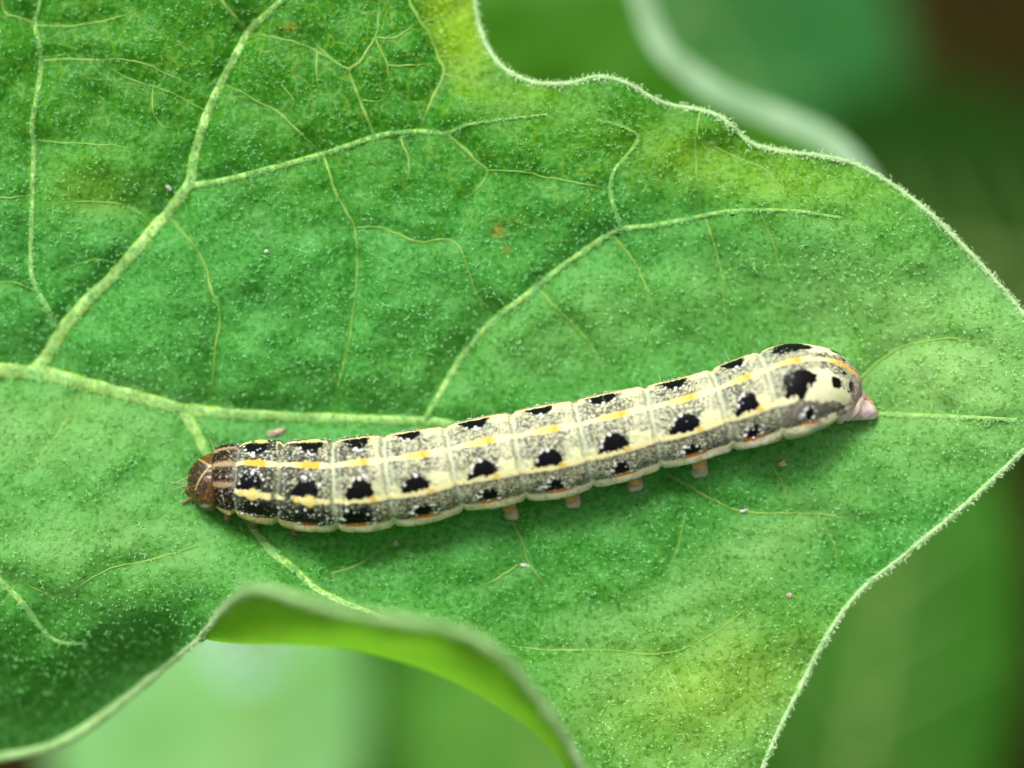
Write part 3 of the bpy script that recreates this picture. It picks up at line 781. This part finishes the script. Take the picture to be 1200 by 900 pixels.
# pinkish rear tip
tip = sstep(988, 1004, XX + rag2 * 10)
put(tip * 0.85, np.array([0.50, 0.36, 0.31])); put(tip * (ver < 0.35) * 0.4, np.array([0.25, 0.15, 0.12]))

# skin shape
prof = 1 - 0.10 * sstep(112, 165, deg)
DISP += 3.2 * np.exp(-((deg - 97) / 8) ** 2) * (0.3 + 0.5 * fbm(U2 / 14, side, 81, 2) + 0.7 * np.sin(np.pi * np.clip(fr, 0, 1))) - 1.6 * np.exp(-((deg - 83) / 4) ** 2)
DISP += rag * 0.5
end_f = np.clip(np.minimum(ua, LEN - ua) / 25, 0, 1)[:, None]
RR = (R[:, None] * prof + DISP * end_f) / 100
kz = (D - cz) / D
C3 = W(cx, cy, cz)
Dn = np.stack([-ty, -tx, 0 * tx], -1)                    # towards the bottom of the picture, across the body
Zv = np.array([0, 0, 1.0])
cr_, sr_ = np.cos(RHOA)[:, None], np.sin(RHOA)[:, None]
N3 = cr_ * Zv - sr_ * Dn
L3 = cr_ * Dn + sr_ * Zv
body = C3[:, None] + (RR * kz[:, None])[..., None] * (np.cos(TH)[..., None] * N3[:, None] + np.sin(TH)[..., None] * L3[:, None])
f = grid_faces(NU, NT, True)
capA, capB = body[0].mean(0), body[-1].mean(0)
bv = np.vstack([body.reshape(-1, 3), capA, capB]); nb = NU * NT
j = np.arange(NT); j2 = (j + 1) % NT
f = np.vstack([f, np.stack([np.full(NT, nb), j2, j, np.full(NT, nb)], -1)[:, :4]])
f = f[:-NT]
capf = np.vstack([np.stack([np.full(NT, nb), j2, j], -1), np.stack([np.full(NT, nb + 1), (NU - 1) * NT + j, (NU - 1) * NT + j2], -1)])
M_body = tint_material('caterpillar_skin', 0.42, 0.08, 0.0)
C *= 0.65
cols = np.vstack([np.clip(C, 0.002, 0.9).reshape(-1, 3), C[0].mean(0), C[-1].mean(0)])
tri = np.vstack([f[:, [0, 1, 2]], f[:, [0, 2, 3]], capf])
CP(mesh_np('body', bv, tri, M_body, colors=cols))

def skin_point(u, tdeg, out=0.0):
    i = int(np.clip(np.searchsorted(ua, u), 0, NU - 1)); a = math.radians(tdeg)
    return C3[i] + (R[i] / 100 * kz[i] + out) * (math.cos(a) * N3[i] + math.sin(a) * L3[i]), i

# head: brown capsule, dark face, cream inverted Y
hu, hv = 110, 150
a = np.linspace(0, np.pi, hu); b = np.linspace(0, 2 * np.pi, hv, endpoint=False)
A, B = np.meshgrid(a, b, indexing='ij')
hcx, hcy, hz = 250.0, 565.0, cz[0] - 0.02
ex = -np.cos(A); rr = np.sin(A) ** 0.86
nose = np.where(ex < 0, 0.30, 0.17)
HX = ex * nose
HL = rr * np.sin(B) * 0.345 * (1 - 0.12 * np.clip(-ex, 0, 1))
HN = rr * np.cos(B) * 0.33
HN += -0.025 * np.exp(-(HL / 0.05) ** 2) * np.clip(HN / 0.3, 0, 1)              # crease down the middle of the skull
Hc = W(hcx, hcy, hz)
yaw = math.radians(0)
hT = np.array([1.0, 0, 0]); hD = np.array([0, -1.0, 0])
hN = math.cos(RHO) * Zv - math.sin(RHO) * hD; hL = math.cos(RHO) * hD + math.sin(RHO) * Zv
hvv = Hc + HX[..., None] * hT + HL[..., None] * hL + HN[..., None] * hN
hpx = 600 + hvv[..., 0] * 100 * D / (D - hvv[..., 2]); hpy = 450 - hvv[..., 1] * 100 * D / (D - hvv[..., 2])
HC = np.empty(A.shape + (3,)); HC[:] = (0.085, 0.036, 0.005)
hn = fbm(hpx / 5, hpy / 5, 91, 3); hn2 = fbm(hpx / 2, hpy / 2, 93, 2)
HC *= (0.4 + 0.8 * hn)[..., None]
def hput(m, c):
    m = np.clip(m, 0, 1)[..., None]; HC[:] = HC * (1 - m) + np.asarray(c) * m
# colours follow the skull's own plates: L across, X along
def lined(pts, w):
    l = resample(catmull(pts, 0.5), 0.4) if len(pts) > 2 else resample(pts, 0.4)
    q = np.stack([hpx.ravel(), hpy.ravel()], -1)
    return np.exp(-(poly_dist(q, l).reshape(hpx.shape) / w) ** 4)
top = HN > -0.12
hput((1 - sstep(0.7, 1.15, np.hypot((hpx - 231) / 15, (hpy - 560) / 22) + (hn - 0.5) * 0.7)) * 0.96 * top, (0.010, 0.011, 0.005))
hput(lined([(233, 538), (238, 541), (246, 546)], 1.0) * top * 0.85, (0.36, 0.27, 0.10))
hput(lined([(246, 546), (241, 552), (235, 560), (231, 568), (229, 574)], 1.0) * top * 0.85, (0.36, 0.27, 0.10))
hput(lined([(246, 546), (255, 547)], 1.1) * top * 0.7, (0.45, 0.30, 0.10))
hput((hn2 > 0.66) * 0.35, (0.33, 0.16, 0.04)); hput((hn2 < 0.30) * 0.5, (0.05, 0.022, 0.006))
hput(np.exp(-(((hpx - 240) / 5) ** 2 + ((hpy - 593) / 2.0) ** 2)) * 0.7, (0.6, 0.55, 0.42))
M_head = tint_material('head_skin', 0.34, 0.4, 0.0)
head = CP(mesh_np('head', hvv, grid_faces(hu, hv, True)[:, ::-1], M_head, colors=np.clip(HC, 0.004, 0.9).reshape(-1, 3)))
M_leg = plain_material('leg_skin', (0.10, 0.055, 0.02), (0.22, 0.13, 0.05), 20, 0.4)
M_pro = tint_material('proleg_skin', 0.35, 0.35, 0.15)
M_eye = plain_material('eye_bead', (0.004, 0.004, 0.004), (0.012, 0.01, 0.008), 5, 0.15)

def bead(center, r, name, mat, parent_fn, sq=(1, 1, 1), seed=0, lump=0.0):
    la, lo = 9, 14
    a = np.linspace(0.02, np.pi - 0.02, la); b = np.linspace(0, 2 * np.pi, lo, endpoint=False)
    A, B = np.meshgrid(a, b, indexing='ij')
    r_ = r * (1 + lump * (fbm(A * 2 + seed, B * 1.3, seed, 2) - 0.5))
    v = np.stack([np.sin(A) * np.cos(B) * sq[0], np.sin(A) * np.sin(B) * sq[1], np.cos(A) * sq[2]], -1) * r_[..., None] + np.asarray(center)
    v = np.vstack([v.reshape(-1, 3), v[0].mean(0), v[-1].mean(0)])
    f = grid_faces(la, lo, True)[:, ::-1]
    j = np.arange(lo); j2 = (j + 1) % lo; nb = la * lo
    t_ = np.vstack([f[:, [0, 1, 2]], f[:, [0, 2, 3]], np.stack([np.full(lo, nb), j, j2], -1), np.stack([np.full(lo, nb + 1), (la - 1) * lo + j2, (la - 1) * lo + j], -1)])
    return parent_fn(mesh_np(name, v, t_, mat))

def limb(pts, rads, name, mat, nseg=14, fn=CP, lump=0.0, tints=None):
    p = np.c_[np.asarray(pts, float), np.asarray(rads, float)]
    if tints is not None: p = np.c_[p, np.asarray(tints, float)]
    q = catmull(p, 0.02)
    q[:, 3] = np.maximum(q[:, 3], 0.004)
    v, f = tube(q[:, :3], q[:, 3], nseg)
    if lump:
        ii, jj = np.meshgrid(np.arange(len(q)), np.arange(nseg), indexing='ij')
        k_ = 1 + lump * (fbm(ii / 3.0 + pts[0][0] * 9, np.cos(jj / nseg * 2 * np.pi) * 1.6, 3, 2) + fbm(ii / 2.0, np.sin(jj / nseg * 2 * np.pi) * 1.6 + 7, 4, 2) - 1)
        v = q[:, None, :3] + (v - q[:, None, :3]) * k_[..., None]
    m = v.shape[0]; vv = np.vstack([v.reshape(-1, 3), q[0, :3], q[-1, :3]]); nb = m * nseg
    j = np.arange(nseg); j2 = (j + 1) % nseg
    t_ = np.vstack([f[:, [0, 1, 2]], f[:, [0, 2, 3]], np.stack([np.full(nseg, nb), j2, j], -1), np.stack([np.full(nseg, nb + 1), (m - 1) * nseg + j, (m - 1) * nseg + j2], -1)])
    cc = None
    if tints is not None:
        cc = np.repeat(q[:, 4:7], nseg, 0); cc = cc * (0.75 + 0.5 * fbm(vv[:-2, 0] * 18, vv[:-2, 1] * 18, 12, 2))[:, None]
        cc = np.vstack([cc, q[0, 4:7], q[-1, 4:7]])
    return fn(mesh_np(name, vv, t_, mat, colors=cc))

HP = lambda ob: (setattr(ob, 'parent', head), ob)[1]
# eyes (a row of tiny beads low on the cheek), mouth parts, feelers
for sgn in (1, -1):
    for (dx, dl) in ((-0.17, 0.245), (-0.20, 0.215), (-0.22, 0.18)):
        y = dl * sgn; nn_ = -0.10
        q = Hc + dx * hT + y * hL + (nn_) * hN
        bead(q, 0.018, 'eye', M_eye, HP)
    q0 = Hc - 0.26 * hT + 0.13 * sgn * hL - 0.16 * hN
    limb([q0, q0 - 0.07 * hT + 0.03 * sgn * hL - 0.03 * hN, q0 - 0.12 * hT + 0.06 * sgn * hL - 0.03 * hN], [0.022, 0.015, 0.006], 'antenna', M_leg, 8, HP)
limb([Hc - 0.24 * hT - 0.14 * hN, Hc - 0.29 * hT - 0.22 * hN, Hc - 0.27 * hT - 0.28 * hN], [0.10, 0.08, 0.04], 'mouth', M_leg, 12, HP)

# six true legs
for px, len_ in ((268, .20), (303, .22), (350, .22)):
    u0 = float(np.interp(px, cx, ua))
    for tdeg in (118, -118):
        p0, i = skin_point(u0, tdeg, -0.05)
        s = 1 if tdeg > 0 else -1
        gx_, gy_ = 600 + p0[0] * 100, 450 - p0[1] * 100
        foot = p0 + (Dn[i] * s * 0.13) + np.array([-0.03, 0, 0])
        zf = float(H(600 + foot[0] * 100 * D / (D - foot[2]), 450 - foot[1] * 100 * D / (D - foot[2])))
        foot[2] = zf + 0.01
        mid = (p0 + foot) / 2 + Dn[i] * s * 0.06 + np.array([0, 0, 0.03])
        limb([p0, mid, foot, foot + np.array([-0.03, 0, -0.01])], [0.06, 0.042, 0.022, 0.010], 'thoracic_leg', M_leg, 10)

# four pairs of prolegs: fleshy stubs with a pad gripping the leaf
for px, py in ((597, 599), (669, 585), (743, 566), (818, 549)):
    u0 = float(np.interp(px - 12, cx, ua))
    for s in (1, -1):
        p0, i = skin_point(u0, 112 * s, -0.10)
        if s > 0:
            z_ = float(H(px, py)); foot = W(px + 2, py + 1, z_ + 0.05)
        else:
            foot = p0 - Dn[i] * 0.06; z_ = float(H(600 + foot[0] * 100, 450 - foot[1] * 100)); foot[2] = z_ + 0.05
        mid = p0 * 0.45 + foot * 0.55 + Dn[i] * s * 0.03
        limb([p0, p0 * 0.5 + mid * 0.5, mid, mid * 0.4 + foot * 0.6 + [0.01, 0, 0], foot, foot + np.array([0.01, 0.01, -0.06])], [0.12, 0.105, 0.085, 0.068, 0.088, 0.05], 'proleg', M_pro, 22, lump=0.55, tints=[(.34, .15, .03), (.36, .18, .04), (.38, .25, .13), (.40, .30, .22), (.44, .37, .31), (.34, .25, .19)])
# rear claspers: cones that taper from the rear end down to the leaf
for s_, path in ((1, [(968, 470, .24), (990, 475, .19), (1006, 479, .135), (1018, 483, .10), (1025, 485, .055)]), (-1, [(978, 462, .18), (996, 464, .14), (1010, 470, .09), (1020, 475, .05)])):
    zt = float(H(1020.0, 482.0)); n_ = len(path)
    zs = np.linspace(cz[int(np.searchsorted(cx, 975))] - 0.02, zt + 0.09, n_)
    limb([W(p[0], p[1], z_) for p, z_ in zip(path, zs)], [p[2] for p in path], 'rear_clasper', M_pro, 24, lump=0.4, tints=([(.42, .42, .28), (.44, .38, .28), (.42, .32, .28), (.46, .38, .36), (.50, .26, .10)] if s_ > 0 else [(.30, .22, .18), (.34, .24, .20), (.40, .26, .18), (.50, .24, .08)]))

# sparse bristles
VV, FF, off = [], [], 0
sr = np.random.default_rng(5)
for _ in range(36):
    u0 = sr.uniform(5, LEN - 10); p0, i = skin_point(u0, sr.uniform(-60, 60), 0)
    a_ = p0 - C3[i]; a_ /= np.linalg.norm(a_)
    dirv = a_ + sr.normal(0, 0.3, 3); dirv /= np.linalg.norm(dirv); l = sr.uniform(0.08, 0.2)
    v, f = tube(np.array([p0, p0 + dirv * l * 0.5, p0 + dirv * l + np.array([0, 0, -0.01])]), [0.0028, 0.002, 0.0008], 4)
    VV.append(v.reshape(-1, 3)); FF.append(f + off); off += 12
for _ in range(4):
    q0 = Hc + np.array([-0.2, 0, 0]) + sr.normal(0, 0.07, 3)
    dirv = np.array([-1.0, sr.normal(-0.3, 0.6), sr.normal(0, 0.3)]); dirv /= np.linalg.norm(dirv)
    v, f = tube(np.array([q0, q0 + dirv * 0.2, q0 + dirv * sr.uniform(0.3, 0.38)]), [0.0028, 0.002, 0.0008], 4)
    VV.append(v.reshape(-1, 3)); FF.append(f + off); off += 12
M_set = plain_material('bristle', (0.45, 0.36, 0.22), (0.6, 0.5, 0.35), 5, 0.4)
o = CP(mesh_np('bristles', np.vstack(VV), np.vstack(FF), M_set)); o['kind'] = 'stuff'

# ---------------------------------------------------------------- specks lying on the leaf
M_w = plain_material('speck_white', (0.28, 0.34, 0.24), (0.42, 0.46, 0.36), 30, 0.4)
M_p = plain_material('speck_pink', (0.26, 0.20, 0.14), (0.42, 0.34, 0.25), 30, 0.5)
M_k = plain_material('speck_black', (0.01, 0.01, 0.01), (0.03, 0.02, 0.015), 12, 0.5)
M_y = plain_material('speck_yellow', (0.30, 0.27, 0.08), (0.42, 0.38, 0.17), 30, 0.5)
def speck(px, py, r, sq, mat, label, rotz=0.0, name='speck', cat_='speck'):
    z_ = float(H(float(px), float(py)))
    o = bead((0, 0, 0), r, name, mat, lambda ob: ob, sq, seed=int(px), lump=1.6)
    o.location = W(px, py, z_ + r * sq[2] * 0.5).tolist(); o.rotation_euler = (0.2, 0.1, rotz)
    tag(o, label, cat_)
speck(197, 220, 0.06, (0.8, 0.45, 0.4), M_w, 'tiny oval whitish grain beside the fork of the upper side vein', -0.7, 'grain', 'grain')
speck(312, 295, 0.026, (1, 1, 0.6), M_w, 'tiny round white speck on open leaf right of the forked vein')
speck(872, 599, 0.046, (1.2, 0.55, 0.5), M_w, 'ragged white speck lying on the leaf below the tail', 0.3)
speck(324, 507, 0.085, (1.25, 0.5, 0.35), M_p, 'flat pinkish flake between the midrib and the caterpillar front', 0.25, 'flake', 'flake')
speck(265, 97, 0.03, (1, 0.8, 0.6), M_k, 'tiny black speck at the edge of the upper side vein')
speck(917, 543, 0.045, (1, 0.9, 0.4), M_y, 'small yellowish crumb on the leaf below the rear end', 0.4, 'crumb', 'crumb')
speck(925, 698, 0.035, (1, 0.8, 0.5), M_p, 'tiny pinkish crumb near the lower right leaf margin', 0.0, 'crumb', 'crumb')
speck(615, 663, 0.04, (1.3, 0.7, 0.4), M_w, 'small white fleck on a fine vein under the first prolegs', -0.3, 'fleck', 'fleck')
speck(464, 637, 0.032, (0.8, 1.1, 0.6), M_w, 'small white fleck just below the middle of the caterpillar belly', 0, 'fleck', 'fleck')
speck(858, 251, 0.028, (1, 0.8, 0.6), M_k, 'tiny dark speck on the fine vein toward the upper right margin')

# ---------------------------------------------------------------- plants behind
def back_leaf(label, outline, z, bend, base, under=(0.30, 0.42, 0.22), trans=0.25, rib=None, rimcurl=None, group='blurred leaves below', rimmat=None):
    """a whole leaf lower down: blade, ribs, stalk; outline measured at height z"""
    ol = resample(np.vstack([catmull(outline + [outline[0]], 12)]), 16)[:-1]
    x0, y0 = ol.min(0); x1, y1 = ol.max(0); s_ = max(14, (x1 - x0) / 45)
    gx2, gy2 = np.meshgrid(np.arange(x0, x1, s_), np.arange(y0, y1, s_), indexing='ij')
    p_ = np.stack([gx2.ravel(), gy2.ravel()], -1); p_ = p_[inside(ol, p_[:, 0], p_[:, 1])]
    p_ = p_[poly_dist(p_, ol) > s_ * 0.5]
    pp = np.vstack([ol, p_]); m_ = len(ol)
    v2, _, f2, *_ = delaunay_2d_cdt([Vector(q) for q in pp], [(i, (i + 1) % m_) for i in range(m_)], [], 1, 1e-4)
    v2 = np.array([(q.x, q.y) for q in v2]); f2 = np.array([q for q in f2 if len(q) == 3])
    c_ = ol.mean(0)
    hz_ = lambda x, y: z + bend(x, y) + 0.5 * (fbm(np.asarray(x) / 130, np.asarray(y) / 130, 7, 2) - 0.5)
    v_ = W(v2[:, 0], v2[:, 1], hz_(v2[:, 0], v2[:, 1]))
    nn = np.cross(v_[f2[:, 1]] - v_[f2[:, 0]], v_[f2[:, 2]] - v_[f2[:, 0]]); f2[nn[:, 2] < 0] = f2[nn[:, 2] < 0][:, ::-1]
    root = empty('background_leaf', W(rib[0][0], rib[0][1], float(hz_(*rib[0]))).tolist())
    tag(root, label, 'leaf', None)
    A_ = lambda ob: (adopt(ob, root), ob)[1]
    A_(mesh_np('blade', v_, f2, leaf_material('background_leaf_skin', base, under, trans, False, 0.4)))
    rl = resample(catmull(rib, 10), 12)
    v, f = tube(W(rl[:, 0], rl[:, 1], hz_(rl[:, 0], rl[:, 1])), np.linspace(0.16, 0.05, len(rl)), 8); A_(mesh_np('midrib', v, f, M_stalk))
    for q in np.linspace(0.15, 0.8, 5):
        i = int(q * (len(rl) - 1)); d_ = rl[min(i + 1, len(rl) - 1)] - rl[i]; d_ /= np.linalg.norm(d_) + 1e-9
        for s in (1, -1):
            e = rl[i] + (d_ * 0.8 + s * np.array([-d_[1], d_[0]])) * 150 * (1 - q * 0.5)
            ln = rl[i] + (e - rl[i]) * np.linspace(0, 1, 14)[:, None]; ln = ln[inside(ol, ln[:, 0], ln[:, 1])]
            if len(ln) > 3:
                v, f = tube(W(ln[:, 0], ln[:, 1], hz_(ln[:, 0], ln[:, 1])), np.linspace(0.08, 0.03, len(ln)), 6); A_(mesh_np('side_vein', v, f, M_stalk))
    # stalk
    b0 = W(rib[0][0], rib[0][1], float(hz_(*rib[0]))); out_ = np.array([rib[0][0] - rib[1][0], -(rib[0][1] - rib[1][1]), 0]); out_ = out_ / np.linalg.norm(out_)
    v, f = tube(np.array([b0, b0 + out_ * 1.5 + [0, 0, -.4], b0 + out_ * 4 + [0, 0, -3], b0 + out_ * 5 + [0, 0, GROUND - b0[2]]]), [0.16, 0.18, 0.2, 0.25], 8); A_(mesh_np('petiole', v, f, M_stalk))
    if rimcurl:
        rc = resample(catmull(rimcurl[0], 8), 10); wdt, lift = rimcurl[1], rimcurl[2]
        T = np.gradient(rc, axis=0); T /= np.linalg.norm(T, axis=1)[:, None]; Nr = np.stack([T[:, 1], -T[:, 0]], -1)
        g = np.zeros((len(rc), 8, 3)); zr = hz_(rc[:, 0], rc[:, 1])
        for jj, s in enumerate(np.linspace(0, 1, 8)):
            q = rc + Nr * (wdt * math.sin(s * 1.3) / 0.95)
            g[:, jj] = W(q[:, 0], q[:, 1], zr + lift * (1 - math.cos(s * 1.3)))
        A_(mesh_np('curled_margin', g, grid_faces(len(rc), 8), rimmat or M_rim))
    return root

GROUND = -46.0
M_soil = plain_material('soil', (0.009, 0.008, 0.0015), (0.020, 0.016, 0.003), 0.12, 0.95, bump=0.8, bdist=1.0, spec=0.03)
gv = np.array([[-400, -400, GROUND], [400, -400, GROUND], [400, 400, GROUND], [-400, 400, GROUND]], float)
# rolling soil sheet
gx3, gy3 = np.meshgrid(np.linspace(-400, 400, 161), np.linspace(-400, 400, 161), indexing='ij')
gz3 = GROUND - 0.2 + 1.6 * (fbm(gx3 / 14, gy3 / 14, 15, 3) - 0.6)
g = mesh_np('ground', np.stack([gx3, gy3, gz3], -1), grid_faces(161, 161), M_soil); g['kind'] = 'structure'
g['label'] = 'dark brown soil far below the leaves'

M_palerim = plain_material('curled_margin_skin', (0.17, 0.31, 0.155), (0.23, 0.36, 0.21), 2, 0.6, 0.2)
arc_a = [(722, -90), (732, -30), (745, 22), (768, 66), (805, 100), (855, 130), (920, 155), (972, 182), (1010, 230), (1040, 300)]
back_leaf('blurred green leaf with pale curled margin behind the upper leaf edge',
          arc_a + [(1040, 420), (880, 480), (640, 380), (460, 200), (430, -40), (520, -190), (640, -200)], -4.6,
          lambda x, y: 0.0 * np.asarray(x), (0.042, 0.150, 0.008), rib=[(440, 60), (560, 190), (780, 290), (980, 330)], rimcurl=(arc_a, 27, -0.22), rimmat=M_palerim)
back_leaf('broad blurred blue-green leaf behind the pale curled leaf margin',
          [(560, -300), (760, -360), (960, -260), (1000, -120), (1060, 60), (1040, 260), (900, 420), (760, 460), (640, 300), (560, 60)], -27.0,
          lambda x, y: -0.004 * (np.asarray(x) - 800), (0.027, 0.140, 0.035), rib=[(620, -300), (760, -60), (880, 160), (930, 360)])
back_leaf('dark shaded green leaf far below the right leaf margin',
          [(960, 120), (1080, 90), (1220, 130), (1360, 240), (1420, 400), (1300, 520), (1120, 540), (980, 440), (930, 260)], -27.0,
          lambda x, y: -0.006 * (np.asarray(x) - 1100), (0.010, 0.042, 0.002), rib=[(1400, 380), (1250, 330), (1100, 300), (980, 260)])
back_leaf('blurred mid green leaf below the lower right leaf margin',
          [(780, 560), (960, 470), (1110, 500), (1180, 600), (1195, 720), (1180, 860), (1120, 1010), (960, 1080), (800, 1000), (720, 800)], -20.0,
          lambda x, y: -0.003 * (np.asarray(x) - 1000), (0.030, 0.130, 0.010), rib=[(960, 1060), (1000, 900), (1030, 740), (1040, 580)])
back_leaf('pale blurred leaf seen below the curled flap',
          [(70, 640), (240, 560), (420, 600), (410, 700), (430, 820), (400, 960), (330, 1060), (220, 1080), (95, 1010), (62, 900), (58, 760)], -20.0,
          lambda x, y: 0.0 * np.asarray(x), (0.22, 0.47, 0.17), rib=[(260, 1070), (280, 940), (300, 800), (330, 640)])
back_leaf('blurred darker green leaf between the curled flap and lower lobe',
          [(380, 640), (640, 600), (780, 700), (860, 860), (820, 1020), (680, 1080), (400, 1040), (260, 900), (270, 760)], -22.5,
          lambda x, y: 0.0 * np.asarray(x), (0.085, 0.260, 0.030), rib=[(660, 1070), (650, 940), (640, 800), (630, 660)])
back_leaf('small pale bluish leaf tip showing just under the curled flap',
          [(225, 690), (300, 660), (350, 700), (346, 762), (318, 798), (282, 806), (246, 785), (226, 745)], -13.0,
          lambda x, y: 0.0 * np.asarray(x), (0.46, 0.74, 0.60), (0.5, 0.7, 0.6), rib=[(300, 668), (292, 710), (288, 750), (286, 790)])

# the stem that carries the main leaf, beside the picture
sp_ = W(-560, 470, -1.6)
v, f = tube(np.array([sp_ + [0, 0, 6], sp_ + [-.1, .1, 0], sp_ + [0, .2, -20], [sp_[0] + .6, sp_[1], GROUND - 0.5]]), [0.25, 0.32, 0.4, 0.5], 14)
o = mesh_np('plant_stem', v, f, M_stalk); tag(o, 'upright green stem holding the caterpillar leaf stalk', 'stem')
